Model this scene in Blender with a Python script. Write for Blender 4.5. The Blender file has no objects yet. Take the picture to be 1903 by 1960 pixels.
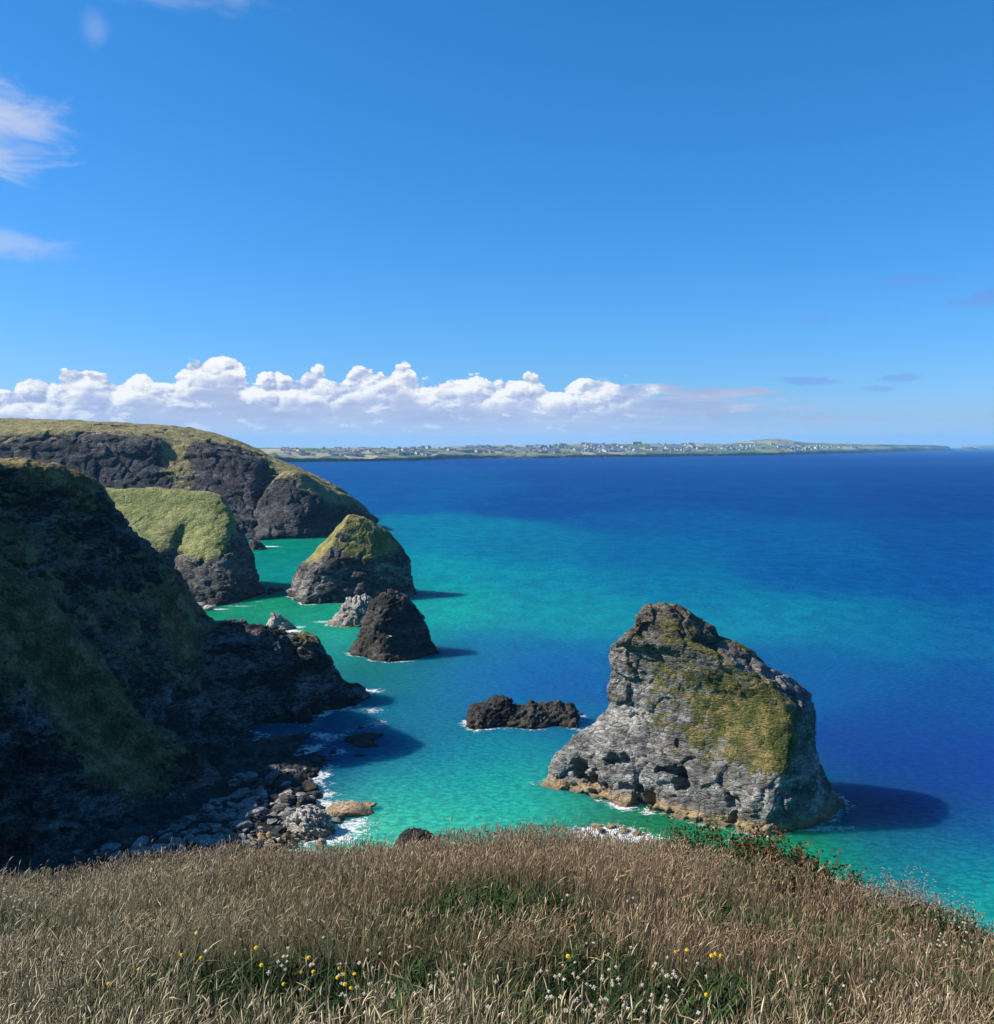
import bpy, math, random
import numpy as np
from mathutils import Vector

# ------------------------------------------------------------------ camera, sky, sun
SC = bpy.context.scene
CAMZ = 65.0
FD = 1828.0            # focal length in units of a 1903 px wide frame
HOR = 853.6            # row of the sea horizon in that frame
PITCH = math.atan((980.0 - HOR) / FD)
cam = bpy.data.cameras.new('camera'); camo = bpy.data.objects.new('camera', cam)
SC.collection.objects.link(camo); SC.camera = camo
cam.sensor_fit = 'HORIZONTAL'; cam.sensor_width = 36.0; cam.lens = 36.0 * FD / 1903.0
cam.clip_start = 0.1; cam.clip_end = 200000
camo.location = (0, 0, CAMZ); camo.rotation_euler = (math.radians(90) - PITCH, 0, 0)

SUN_EL = math.radians(39); SUN_AZ = math.radians(-88)      # azimuth from +Y, clockwise
SV = Vector((math.cos(SUN_EL) * math.sin(SUN_AZ), math.cos(SUN_EL) * math.cos(SUN_AZ), math.sin(SUN_EL)))
sl = bpy.data.lights.new('sun', 'SUN'); sl.energy = 5.0; sl.angle = math.radians(0.5); sl.color = (1.0, 0.95, 0.86)
so = bpy.data.objects.new('sun', sl); SC.collection.objects.link(so)
so.rotation_euler = SV.to_track_quat('Z', 'Y').to_euler()
so.location = (-50, 0, 200)
SC.view_settings.view_transform = 'Standard'; SC.view_settings.look = 'None'
SC.view_settings.exposure = 1.0; SC.view_settings.gamma = 1.0
SC.cycles.max_bounces = 5; SC.cycles.diffuse_bounces = 2; SC.cycles.glossy_bounces = 2
SC.cycles.transparent_max_bounces = 6; SC.cycles.volume_bounces = 0
SC.cycles.caustics_reflective = False; SC.cycles.caustics_refractive = False


def srgb(r, g, b):
    f = lambda c: (c / 255 / 12.92) if c / 255 <= 0.04045 else ((c / 255 + 0.055) / 1.055) ** 2.4
    return (f(r), f(g), f(b))


class N:
    """tiny node builder: every method returns an output socket"""
    def __init__(s, tree): s.t = tree; tree.nodes.clear()
    def node(s, typ, **kw):
        n = s.t.nodes.new(typ)
        for k, v in kw.items(): setattr(n, k, v)
        return n
    def put(s, inp, v):
        if isinstance(v, bpy.types.NodeSocket): s.t.links.new(v, inp)
        elif v is not None:
            if isinstance(v, (tuple, list)) and len(v) == 3 and inp.type == 'RGBA': v = (*v, 1)
            inp.default_value = v
    def m(s, op, a, b=None, c=None, clamp=False):
        n = s.node('ShaderNodeMath', operation=op, use_clamp=clamp)
        s.put(n.inputs[0], a); s.put(n.inputs[1], b)
        if c is not None: s.put(n.inputs[2], c)
        return n.outputs[0]
    def vm(s, op, a, b=None):
        n = s.node('ShaderNodeVectorMath', operation=op); s.put(n.inputs[0], a)
        if b is not None: s.put(n.inputs[3] if op == 'SCALE' else n.inputs[1], b)
        return n.outputs['Value'] if op in ('LENGTH', 'DOT_PRODUCT') else n.outputs[0]
    def step(s, x, a, b, o0=0.0, o1=1.0):
        n = s.node('ShaderNodeMapRange', interpolation_type='SMOOTHSTEP')
        for i, v in enumerate((x, a, b, o0, o1)): s.put(n.inputs[i], v)
        return n.outputs[0]
    def mix(s, f, a, b):
        n = s.node('ShaderNodeMix', data_type='RGBA'); n.clamp_factor = True
        s.put(n.inputs[0], f); s.put(n.inputs[6], a); s.put(n.inputs[7], b)
        return n.outputs[2]
    def mul(s, a, b):
        n = s.node('ShaderNodeMix', data_type='RGBA', blend_type='MULTIPLY'); s.put(n.inputs[0], 1.0)
        s.put(n.inputs[6], a); s.put(n.inputs[7], b)
        return n.outputs[2]
    def noise(s, v, scale, detail=4, rough=0.5, dist=0.0, col=False):
        n = s.node('ShaderNodeTexNoise'); s.put(n.inputs['Vector'], v); s.put(n.inputs['Scale'], scale)
        s.put(n.inputs['Detail'], detail); s.put(n.inputs['Roughness'], rough); s.put(n.inputs['Distortion'], dist)
        return n.outputs[1 if col else 0]
    def voro(s, v, scale, feature='F1', detail=0.0, out='Distance', rough=0.5, rnd=1.0):
        n = s.node('ShaderNodeTexVoronoi', feature=feature)
        if feature in ('F1', 'SMOOTH_F1', 'F2'): n.normalize = detail > 0
        s.put(n.inputs['Vector'], v); s.put(n.inputs['Scale'], scale)
        s.put(n.inputs['Detail'], detail); s.put(n.inputs['Roughness'], rough); s.put(n.inputs['Randomness'], rnd)
        return n.outputs[out]
    def xyz(s, v):
        n = s.node('ShaderNodeSeparateXYZ'); s.put(n.inputs[0], v); return n.outputs
    def comb(s, x, y, z):
        n = s.node('ShaderNodeCombineXYZ')
        for i, q in enumerate((x, y, z)): s.put(n.inputs[i], q)
        return n.outputs[0]
    def mapping(s, v, scale=(1, 1, 1), rot=(0, 0, 0), loc=(0, 0, 0)):
        n = s.node('ShaderNodeMapping'); s.put(n.inputs[0], v)
        n.inputs['Scale'].default_value = scale; n.inputs['Rotation'].default_value = rot; n.inputs['Location'].default_value = loc
        return n.outputs[0]
    def ramp(s, f, stops, interp='LINEAR'):
        n = s.node('ShaderNodeValToRGB'); s.put(n.inputs[0], f); e = n.color_ramp; e.interpolation = interp
        while len(e.elements) < len(stops): e.elements.new(0.5)
        for el, (p, c) in zip(e.elements, stops): el.position = p; el.color = (*c, 1)
        return n.outputs[0]
    def bump(s, h, strength=0.5, dist=0.1, nrm=None):
        n = s.node('ShaderNodeBump'); s.put(n.inputs['Height'], h); s.put(n.inputs['Strength'], strength)
        s.put(n.inputs['Distance'], dist)
        if nrm is not None: s.put(n.inputs['Normal'], nrm)
        return n.outputs[0]


def az(dx): return math.atan((dx - 951.5) / FD)
def el(dx, dy): return math.atan((HOR - dy) / FD * math.cos(az(dx)))


# ---- world: physical sky plus cloud bank low over the far coast
W = bpy.data.worlds.new('World'); SC.world = W; W.use_nodes = True
n = N(W.node_tree)
sky = n.node('ShaderNodeTexSky', sky_type='NISHITA', sun_disc=False)
sky.sun_elevation = SUN_EL; sky.sun_rotation = SUN_AZ; sky.altitude = 0
sky.air_density = 1.0; sky.dust_density = 0.3; sky.ozone_density = 4.0
sr, sg, sb = n.xyz(sky.outputs[0])                 # clear, deep blue air: less red high up
EX = 0.50
skyc = n.comb(n.m('MULTIPLY', n.m('POWER', n.m('MULTIPLY', sr, .1), 1.55), 9.0 * EX), n.m('MULTIPLY', n.m('POWER', n.m('MULTIPLY', sg, .1), .90), 9.3 * EX), n.m('MULTIPLY', n.m('POWER', n.m('MULTIPLY', sb, .1), .93), 15.4 * EX))
bg = n.node('ShaderNodeBackground'); n.put(bg.inputs[0], skyc); bg.inputs[1].default_value = 0.10
D = n.vm('NORMALIZE', n.node('ShaderNodeTexCoord').outputs['Generated'])
dx_, dy_, dz_ = n.xyz(D)
A = n.m('ARCTAN2', dx_, dy_)                       # azimuth
E = n.m('ARCSINE', dz_)                            # elevation
prof = [(-60, 738), (0, 740), (60, 730), (130, 722), (180, 712), (240, 722), (275, 706), (310, 722), (345, 704), (385, 686),
        (430, 680), (462, 690), (490, 722), (528, 712), (570, 730), (605, 708), (640, 722), (680, 702), (735, 712), (775, 696),
        (815, 722), (850, 712), (880, 704), (925, 716), (965, 728), (1020, 712), (1060, 734), (1110, 722), (1145, 718),
        (1180, 736), (1260, 738), (1400, 740), (1480, 748), (1600, 775), (1700, 800), (1903, 830)]
fc = n.node('ShaderNodeFloatCurve'); cv = fc.mapping.curves[0]
A0, A1 = az(-400), az(2300)
pts = [(0.0, (el(-60, 738)) / 0.12)] + [((az(x) - A0) / (A1 - A0), el(x, y) / 0.12) for x, y in prof] + [(1.0, 0.0)]
cv.points[0].location = pts[0]; cv.points[1].location = pts[-1]
for p in pts[1:-1]: cv.points.new(*p)
for p in cv.points: p.handle_type = 'AUTO_CLAMPED'
fc.mapping.update()
n.put(fc.inputs['Value'], n.m('DIVIDE', n.m('SUBTRACT', A, A0), A1 - A0, clamp=True))
top = n.m('MULTIPLY', fc.outputs[0], 0.12)
q = n.comb(A, n.m('MULTIPLY', E, 1.5), 0.0)
warp = n.vm('SCALE', n.vm('SUBTRACT', n.noise(q, 60, 3, 0.6, col=True), (0.5, 0.5, 0.5)), 0.012)
qw = n.vm('ADD', q, warp)
def billow(v):
    return n.m('ADD', n.m('MULTIPLY', n.m('SUBTRACT', 1.0, n.voro(v, 36, 'F1', detail=0.0)), .58), n.m('MULTIPLY', n.m('SUBTRACT', 1.0, n.voro(v, 92, 'F1', detail=2.0, rough=.6)), .42))
b0 = billow(qw)
b1 = billow(n.vm('ADD', qw, (-0.0034, 0.0050, 0)))
soft = n.noise(q, 17, 7, 0.62)
edge = n.m('ADD', n.m('SUBTRACT', top, E), n.m('MULTIPLY', n.m('SUBTRACT', b0, 0.64), 0.042))
edge = n.m('ADD', edge, n.m('MULTIPLY', n.m('SUBTRACT', soft, 0.5), 0.022))
right = n.step(n.m('ADD', A, n.m('MULTIPLY', n.m('SUBTRACT', soft, .5), .12)), az(1120), az(1290))              # the bank flattens and thins out to the right
mask = n.step(edge, -0.0012, n.m('ADD', 0.0014, n.m('MULTIPLY', right, 0.002)))
layer = n.noise(n.mapping(q, scale=(1, 6, 1), loc=(.3, .1, 0)), 10, 6, 0.62)
streaks = n.noise(n.mapping(q, scale=(1, 5, 1), loc=(.7, .2, 0)), 16, 5, 0.6)
puff = n.noise(n.mapping(qw, scale=(1, 1.7, 1)), 34, 6, 0.6)
flat = n.step(n.m('ADD', n.m('SUBTRACT', top, E), n.m('MULTIPLY', n.m('SUBTRACT', streaks, .5), .03)), 0.0, .003)
fadeR = n.step(A, az(1330), az(1720), 0.0, .24)
maskr = n.m('MULTIPLY', flat, n.step(n.m('SUBTRACT', streaks, fadeR), 0.33, 0.47))
mask = n.m('ADD', n.m('MULTIPLY', mask, n.m('SUBTRACT', 1.0, right)), n.m('MULTIPLY', maskr, n.m('MULTIPLY', right, 0.92)))
topn = n.m('MULTIPLY', n.m('SUBTRACT', 1.0, n.step(edge, 0.012, 0.040)), n.m('SUBTRACT', 1.0, right))
lit = n.m('MULTIPLY', topn, n.m('ADD', n.m('MULTIPLY', n.m('SUBTRACT', b0, b1), 4.6), 0.50))
lit = n.m('ADD', lit, n.m('MULTIPLY', n.m('SUBTRACT', layer, 0.5), 0.9))
lit = n.m('ADD', lit, n.m('MULTIPLY', n.step(puff, .52, .66), n.m('SUBTRACT', .45, n.m('MULTIPLY', right, .25))))
lit2 = n.m('ADD', lit, n.m('SUBTRACT', .22, n.m('MULTIPLY', right, .12)))
ccol = n.ramp(lit2, [(0.0, srgb(164, 176, 210)), (0.35, srgb(188, 198, 226)), (0.66, srgb(226, 229, 238)), (1.0, srgb(253, 253, 251))])
low = n.step(E, -0.005, 0.036)
ccol = n.mix(low, n.mix(n.step(A, az(900), az(1900)), srgb(198, 210, 236), srgb(165, 196, 240)), ccol)
mask = n.m('MULTIPLY', mask, n.step(E, -0.004, 0.03, 0.75, 1.0))
mask = n.m('MAXIMUM', mask, n.m('MULTIPLY', n.step(E, 0.0, 0.06, .72, 0.0), n.step(A, az(1300), az(2100), 1.0, .55)))
def blob(cx, cy, rx, ry, k, gain=1.0, sc=14):
    a = n.m('DIVIDE', n.m('SUBTRACT', A, az(cx)), rx / FD); b = n.m('DIVIDE', n.m('SUBTRACT', E, el(cx, cy)), ry / FD)
    r = n.m('SQRT', n.m('ADD', n.m('POWER', n.m('ABSOLUTE', a), 2), n.m('POWER', n.m('ABSOLUTE', b), 2)))
    nn = n.noise(n.mapping(q, scale=(1, 1.6, 1), loc=(cx * .01, 0, 0)), sc, 5, 0.6, 0.6)
    v = n.m('ADD', n.m('SUBTRACT', 1.0, r), n.m('MULTIPLY', n.m('SUBTRACT', nn, 0.5), 2.2))
    return n.m('MULTIPLY', n.step(v, 0.0, gain), k)
wisps = [(22, 262, 125, 95, .80, .9), (60, 240, 40, 30, .7, .9), (20, 478, 110, 40, .42, .9), (330, 0, 200, 40, .38, 1.2), (470, 30, 60, 30, .3, 1.2), (205, 80, 25, 40, .2, 1.3), (70, 300, 60, 25, .3, 1)]
greys = [(1540, 732, 60, 10, .45, .5), (1718, 724, 40, 8, .42, .5), (1678, 745, 35, 6, .35, .5), (1735, 543, 70, 14, .28, .8), (1880, 575, 70, 20, .42, .8), (1550, 615, 35, 10, .22, .8), (1605, 618, 16, 7, .16, .8), (1650, 617, 12, 6, .14, .8), (1290, 776, 60, 9, .0, .5)]
wm = None
for w in wisps:
    b = blob(*w); wm = b if wm is None else n.m('MAXIMUM', wm, b)
gm = None
for w in greys:
    b = blob(*w, sc=40); gm = b if gm is None else n.m('MAXIMUM', gm, b)
em = n.node('ShaderNodeBackground'); n.put(em.inputs[0], ccol); em.inputs[1].default_value = 0.51
e2 = n.node('ShaderNodeBackground'); e2.inputs[0].default_value = (*srgb(205, 212, 235), 1); e2.inputs[1].default_value = .51
e3 = n.node('ShaderNodeBackground'); e3.inputs[0].default_value = (*srgb(118, 145, 215), 1); e3.inputs[1].default_value = .51
def mixs(f, a, b):
    k = n.node('ShaderNodeMixShader'); n.put(k.inputs[0], f); n.put(k.inputs[1], a); n.put(k.inputs[2], b); return k.outputs[0]
s1 = mixs(mask, bg.outputs[0], em.outputs[0]); s1 = mixs(wm, s1, e2.outputs[0]); s1 = mixs(gm, s1, e3.outputs[0])
wo = n.node('ShaderNodeOutputWorld'); n.put(wo.inputs[0], s1)

# ------------------------------------------------------------------ helpers
cp, sp = math.cos(PITCH), math.sin(PITCH)
def ray(dx, dy):
    u = (dx - 951.5) / FD; v = (980 - dy) / FD
    return (u, cp + v * sp, -sp + v * cp)
def P(dx, dy, Y, veg=0.0):
    r = ray(dx, dy); t = Y / r[1]
    return (r[0] * t, Y, CAMZ + r[2] * t, veg)
def S(dx, dy, z=0.0, veg=0.0):
    r = ray(dx, dy); t = (z - CAMZ) / r[2]
    return (r[0] * t, r[1] * t, z, veg)

_pm = np.random.RandomState(7).permutation(256); _pm = np.concatenate([_pm, _pm, _pm])
_gr = np.random.RandomState(3).normal(size=(256, 3)); _gr /= np.linalg.norm(_gr, axis=1)[:, None]
def perlin(p):
    i = np.floor(p).astype(np.int64); f = p - i; i &= 255
    w = f * f * f * (f * (f * 6 - 15) + 10); out = 0
    for a in (0, 1):
        for b in (0, 1):
            for c in (0, 1):
                h = _pm[_pm[_pm[(i[:, 0] + a) & 255] + ((i[:, 1] + b) & 255)] + ((i[:, 2] + c) & 255)]
                g = (_gr[h] * (f - np.array([a, b, c]))).sum(1)
                ww = (w[:, 0] if a else 1 - w[:, 0]) * (w[:, 1] if b else 1 - w[:, 1]) * (w[:, 2] if c else 1 - w[:, 2])
                out = out + g * ww
    return out * 1.5
def fbm(p, oct=4, rough=0.5, ridged=False):
    o = 0; a = 1.0; tot = 0
    for k in range(oct):
        v = perlin(p * (2.03 ** k) + 13.7 * k)
        o = o + a * ((1 - 2 * np.abs(v)) if ridged else v); tot += a; a *= rough
    return o / tot
_rv = np.random.RandomState(11).rand(4096, 8)
def blocks(p):
    """faceted cells: each Voronoi cell carries its own offset and tilt"""
    i = np.floor(p).astype(np.int64); best = np.full(len(p), 1e9); sec = np.full(len(p), 1e9); val = np.zeros(len(p))
    for a in (-1, 0, 1):
        for b in (-1, 0, 1):
            for c in (-1, 0, 1):
                j = i + np.array([a, b, c])
                h = (j[:, 0] * 73856093 ^ j[:, 1] * 19349663 ^ j[:, 2] * 83492791) & 4095
                r = _rv[h]; d = p - (j + r[:, :3]); dd = (d * d).sum(1)
                v = (r[:, 3] - .5) * 1.3 + (d * (r[:, 4:7] - .5)).sum(1) * 1.5
                nb = dd < best
                sec = np.where(nb, best, np.minimum(sec, dd)); val = np.where(nb, v, val); best = np.where(nb, dd, best)
    return val, np.sqrt(sec) - np.sqrt(best)

def crom(arr, subs, closed, k=0.42):
    """cardinal spline along axis 0; subs[i] = samples in segment i"""
    n0 = len(arr); out = []
    segs = n0 if closed else n0 - 1
    g = (lambda i: arr[i % n0]) if closed else (lambda i: arr[i] if 0 <= i < n0 else (2 * arr[0] - arr[1] if i < 0 else 2 * arr[-1] - arr[-2]))
    for i in range(segs):
        p0, p1, p2, p3 = g(i - 1), g(i), g(i + 1), g(i + 2)
        m1 = (p2 - p0) * k; m2 = (p3 - p1) * k
        t = (np.arange(subs[i]) / subs[i]).reshape((-1,) + (1,) * (arr.ndim - 1))
        out.append((2 * t**3 - 3 * t**2 + 1) * p1 + (t**3 - 2 * t**2 + t) * m1 + (-2 * t**3 + 3 * t**2) * p2 + (t**3 - t**2) * m2)
    if not closed: out.append(arr[-1][None])
    return np.concatenate(out, 0)

def mesh_from(name, V, F, attrs=None, smooth=True):
    """V (n,3), F (m,k) with one k"""
    me = bpy.data.meshes.new(name); V = np.asarray(V, np.float32); F = np.asarray(F, np.int32); k = F.shape[1]
    me.vertices.add(len(V)); me.vertices.foreach_set('co', V.ravel())
    me.loops.add(F.size); me.loops.foreach_set('vertex_index', F.ravel())
    me.polygons.add(len(F)); me.polygons.foreach_set('loop_start', np.arange(0, F.size, k, dtype=np.int32))
    me.polygons.foreach_set('use_smooth', np.full(len(F), smooth))
    me.update(calc_edges=True); me.validate()
    for an, av in (attrs or {}).items():
        av = np.asarray(av, np.float32)
        if av.ndim == 1: a = me.attributes.new(an, 'FLOAT', 'POINT'); a.data.foreach_set('value', av)
        else:
            a = me.attributes.new(an, 'FLOAT_COLOR', 'POINT'); a.data.foreach_set('color', np.concatenate([av, np.ones((len(av), 1), np.float32)], 1).ravel())
    return me
def link(name, me, mat=None, parent=None, label=None, cat=None, group=None, kind=None, loc=None):
    o = bpy.data.objects.new(name, me); SC.collection.objects.link(o)
    if mat is not None and me is not None and len(me.materials) == 0: me.materials.append(mat)
    if parent is not None: o.parent = parent
    if label: o['label'] = label
    if cat: o['category'] = cat
    if group: o['group'] = group
    if kind: o['kind'] = kind
    if loc is not None: o.location = loc
    return o

def gridfaces(R, C, closed):
    r = np.arange(R - 1)[:, None]; c = np.arange(C if closed else C - 1)[None]
    c2 = (c + 1) % C
    return np.stack([r * C + c, r * C + c2, (r + 1) * C + c2, (r + 1) * C + c], -1).reshape(-1, 4)

WL = []
def net(name, rows, res, mat, closed=False, amp=1.0, L=8.0, blk=1.0, bl=3.0, seed=0, strata=(0.25, 0.1), dents=(), fine=0.25, lumps=(), k=0.42, fl=1.1, octv=5, sm=1.0, vn=1.0, ext=0.0, **kw):
    if ext: rows = [[(r[0][0] - ext, *r[0][1:])] + list(r) for r in rows]      # the land runs on past the left of the view
    A_ = np.array(rows, float)                              # (M, N, 4)
    M, Nn, _ = A_.shape
    def nsub(ax):
        B = np.moveaxis(A_, ax, 0)[..., :3]; nx = np.concatenate([B[1:], B[:1]]) if (ax == 1 and closed) else B[1:]
        d = np.linalg.norm(nx - B[:len(nx)], axis=-1).max(1)
        return np.maximum(1, np.ceil(d / res)).astype(int)
    G = crom(A_, nsub(0), False, k)
    G = np.moveaxis(crom(np.moveaxis(G, 1, 0), nsub(1), closed, k), 0, 1)
    R, C, _ = G.shape
    X = G[..., :3]
    du = (np.roll(X, -1, 1) - np.roll(X, 1, 1)) if closed else np.gradient(X, axis=1)
    dv = np.gradient(X, axis=0)
    nrm = np.cross(du, dv); nrm /= np.linalg.norm(nrm, axis=-1, keepdims=True) + 1e-9
    cen = X.reshape(-1, 3).mean(0)
    ref = (X - cen) if closed else (np.array([0, 0, CAMZ + 40]) - X)
    flip = (nrm * ref).sum(-1).mean() < 0
    if flip: nrm = -nrm
    p = X.reshape(-1, 3) + seed * 17.3; nn = nrm.reshape(-1, 3); veg = np.clip(G[..., 3].reshape(-1), 0, 1)
    # strata frame: cells flattened across a dipping bedding plane
    bed = np.array([strata[0], strata[1], 1.0]); bed /= np.linalg.norm(bed)
    hgt = (p * bed).sum(1, keepdims=True)
    ps = p + bed * hgt * fl
    v1, e1 = blocks(ps / bl + 0.35 * np.stack([perlin(p / (bl * .8)), perlin(p / (bl * .8) + 9), perlin(p / (bl * .8) + 31)], 1))
    v2, e2_ = blocks(ps / (bl * 0.38) + 5.5)
    rock = 1 - 0.75 * np.clip((veg - .35) * 3, 0, 1)
    d = amp * fbm(p / L, octv, 0.5) + rock * blk * (0.62 * v1 + 0.3 * sm * v2) - rock * blk * 0.35 * np.exp(-e1 * 9) 
    d += rock * fine * fbm(ps / (bl * .3), 3, 0.6, True) + (1 - rock) * 0.24 * fbm(p / .9, 3)
    Xf = X.reshape(-1, 3)
    for (c, rad, dep) in dents:
        if len(c) == 2:                                    # where that sight line meets the front of the rock
            r_ = np.array(ray(*c)); r_ /= np.linalg.norm(r_); w_ = Xf - np.array([0, 0, CAMZ]); al = (w_ * r_).sum(1)
            pd = np.linalg.norm(w_ - al[:, None] * r_, axis=1); c = Xf[np.argmin(np.where(pd < res * 2, al, 1e9))]
        c = np.array(c[:3]); rr = np.array(rad) if hasattr(rad, '__len__') else np.array([rad] * 3)
        q_ = np.sqrt((((Xf - c) / rr) ** 2).sum(1)) + 0.5 * perlin(p / 1.1) + .45 * v2 + .3 * v1
        d -= dep * np.clip((1.15 - q_) * 2.5, 0, 1)
    Xd = Xf + nn * d[:, None]
    F = gridfaces(R, C, closed)
    if flip: F = F[:, ::-1]
    vv = np.clip(veg + vn * (0.36 * fbm(p / (L * .5), 4, .6) + 0.30 * fbm(p / (L * .16), 3, .6)), 0, 1)
    if fl < 9: WL.append(Xd[np.abs(Xd[:, 2]) < .45][:, :2])
    me = mesh_from(name, Xd, F, {'veg': vv})
    return link(name, me, mat, **kw)

# ------------------------------------------------------------------ materials
def mat_new(name):
    m = bpy.data.materials.new(name); m.use_nodes = True; return m, N(m.node_tree)
def finish(n, base, rough=0.9, nrm=None, spec=0.2, **kw):
    b = n.node('ShaderNodeBsdfPrincipled'); n.put(b.inputs['Base Color'], base); n.put(b.inputs['Roughness'], rough)
    n.put(b.inputs['Specular IOR Level'], spec)
    if nrm is not None: n.put(b.inputs['Normal'], nrm)
    for k, v in kw.items(): n.put(b.inputs[k], v)
    o = n.node('ShaderNodeOutputMaterial'); n.put(o.inputs[0], b.outputs[0]); return b
def rock_mat(name, dark, mid, pale, grass, dry, s=1.0, band=None, bandz=2.2, bandcol=(0.42, 0.29, 0.15), strata=(0.25, 0.1), bumps=0.6, wet=1.0, top=None):
    K = .78; dark, mid, pale, grass, dry, bandcol = [tuple(v * K for v in c) for c in (dark, mid, pale, grass, dry, bandcol)]
    if top: top = (top[0], top[1], tuple(v * K for v in top[2]))
    m, n = mat_new(name)
    pos = n.node('ShaderNodeNewGeometry').outputs['Position']; z = n.xyz(pos)[2]
    veg = n.node('ShaderNodeAttribute', attribute_name='veg').outputs['Fac']
    st = n.mapping(pos, scale=(1, 1, 3.2), rot=(strata[1], -strata[0], 0))
    big = n.noise(st, 0.09 * s, 5, 0.6, 0.5); med = n.noise(st, 0.55 * s, 6, 0.65, 0.6); fin = n.noise(st, 3.2 * s, 5, 0.65)
    crack = n.voro(n.vm('ADD', st, n.vm('SCALE', n.noise(pos, 0.8 * s, 2, .5, col=True), 0.9)), 0.5 * s, 'DISTANCE_TO_EDGE')
    f = n.m('ADD', n.m('MULTIPLY', big, 0.6), n.m('MULTIPLY', med, 0.55)); f = n.m('ADD', f, n.m('MULTIPLY', n.m('SUBTRACT', fin, .5), 0.45))
    rc = n.ramp(f, [(0.36, dark), (0.56, mid), (0.74, pale)])
    rc = n.mix(n.step(crack, 0.0, 0.05, 0.55, 0.0), rc, tuple(c * .35 for c in dark))
    ochre = n.step(n.noise(pos, 0.21 * s, 5, .6), 0.60, 0.72, 0, .45)
    rc = n.mix(ochre, rc, (mid[0] * 1.3, mid[1] * 1.0, mid[2] * .62))
    if band:
        zz = n.m('ADD', z, n.m('MULTIPLY', n.m('SUBTRACT', med, 0.5), 3.0))
        bf = n.m('MULTIPLY', n.step(zz, bandz - .5, bandz + .5, 1.0, 0.0), band)
        rc = n.mix(bf, rc, n.mix(fin, tuple(c * .6 for c in bandcol), bandcol))
    streak = n.noise(n.mapping(pos, scale=(1, 1, .28), rot=(.25, .35, 0)), 0.30 * s, 5, .6, 1.0)
    rc = n.mix(n.step(streak, .56, .68, 0, .55), rc, n.mix(.5, rc, pale)); rc = n.mix(n.step(streak, .30, .42, .6, 0), rc, n.mul(rc, (.38, .36, .36)))
    if top:
        tz = n.m('ADD', z, n.m('MULTIPLY', n.m('SUBTRACT', big, 0.5), 26.0))
        rc = n.mix(n.step(tz, top[0], top[1], 0, .75), rc, n.mix(n.step(med, .4, .65), tuple(c * .45 for c in top[2]), tuple(c * 1.5 for c in top[2])))
    wetf = n.step(n.m('ADD', z, n.m('MULTIPLY', n.m('SUBTRACT', med, 0.5), 1.5)), 0.2, 1.0, 0.75 * wet, 0.0)
    rc = n.mix(wetf, rc, tuple(c * .4 for c in dark))
    gn = n.noise(pos, 0.35 * s, 6, 0.65); gf = n.noise(pos, 2.6 * s, 4, 0.6)
    gc = n.ramp(n.m('ADD', n.m('MULTIPLY', gn, .95), n.m('MULTIPLY', gf, .6)), [(0.58, tuple(c * .5 for c in grass)), (0.74, grass), (0.92, dry)])
    soil = n.m('MULTIPLY', n.step(n.noise(pos, .16 * s, 6, .68, .8), .56, .64), n.step(gf, .42, .56))
    gc = n.mix(n.m('MULTIPLY', soil, .7), gc, (.12, .085, .045))
    nz = n.xyz(n.node('ShaderNodeNewGeometry').outputs['Normal'])[2]
    vf = n.m('ADD', veg, n.m('MULTIPLY', n.m('SUBTRACT', fin, .5), 0.9)); vf = n.m('ADD', vf, n.m('MULTIPLY', n.m('SUBTRACT', nz, .45), 0.38))
    vf = n.step(vf, 0.40, 0.58)
    col = n.mix(vf, rc, gc)
    bed = n.noise(n.mapping(n.vm('ADD', pos, n.vm('SCALE', n.noise(pos, .25 * s, 3, .5, col=True), 2.5)), scale=(.35, .35, 3.4), rot=(strata[1] * 1.3, -strata[0] * 1.3, 0)), .75 * s, 4, .7)
    rc2 = n.mix(n.step(bed, .36, .46, .5, 0), col, n.mul(col, (.35, .35, .37)))  # low bedding lines darkened: ledge shadows put into the rock colour
    col = n.mix(vf, rc2, col)
    h = n.m('ADD', n.m('MULTIPLY', med, 0.45), n.m('MULTIPLY', bed, 0.75)); h = n.m('ADD', h, n.m('MULTIPLY', fin, 0.30)); h = n.m('ADD', h, n.m('MULTIPLY', n.step(crack, 0, .12), 0.35))
    h = n.m('ADD', h, n.m('MULTIPLY', n.noise(pos, 7 * s, 3, .7), 0.12))
    nr = n.bump(h, bumps, 1.1 / s)
    finish(n, col, n.m('SUBTRACT', 0.92, n.m('MULTIPLY', wetf, 0.4)), nr, 0.15)
    return m

M_main = rock_mat('stack_rock', (.045, .042, .040), (.155, .148, .138), (.54, .52, .48), (.075, .085, .022), (.25, .18, .075), s=1.0, band=1.0, bandz=1.9, bandcol=(.42, .30, .17), wet=.6, top=(22, 32, (.10, .08, .055)))
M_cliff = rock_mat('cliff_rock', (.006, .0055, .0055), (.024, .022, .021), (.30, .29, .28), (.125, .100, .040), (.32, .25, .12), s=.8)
M_far = rock_mat('far_rock', (.012, .013, .016), (.034, .034, .038), (.15, .14, .13), (.20, .185, .075), (.33, .26, .13), s=.35)
M_green = rock_mat('headland_rock', (.016, .016, .018), (.070, .067, .064), (.25, .23, .2), (.20, .225, .075), (.33, .30, .13), s=.6)
M_gstack = rock_mat('grassy_stack_rock', (.016, .016, .017), (.075, .071, .066), (.42, .39, .34), (.17, .18, .05), (.38, .28, .12), s=.7)
M_dark = rock_mat('dark_rock', (.015, .014, .014), (.045, .040, .037), (.17, .15, .13), (.05, .05, .02), (.11, .09, .05), s=1.0, band=.6, bandz=1.2, bandcol=(.13, .10, .07))
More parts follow.
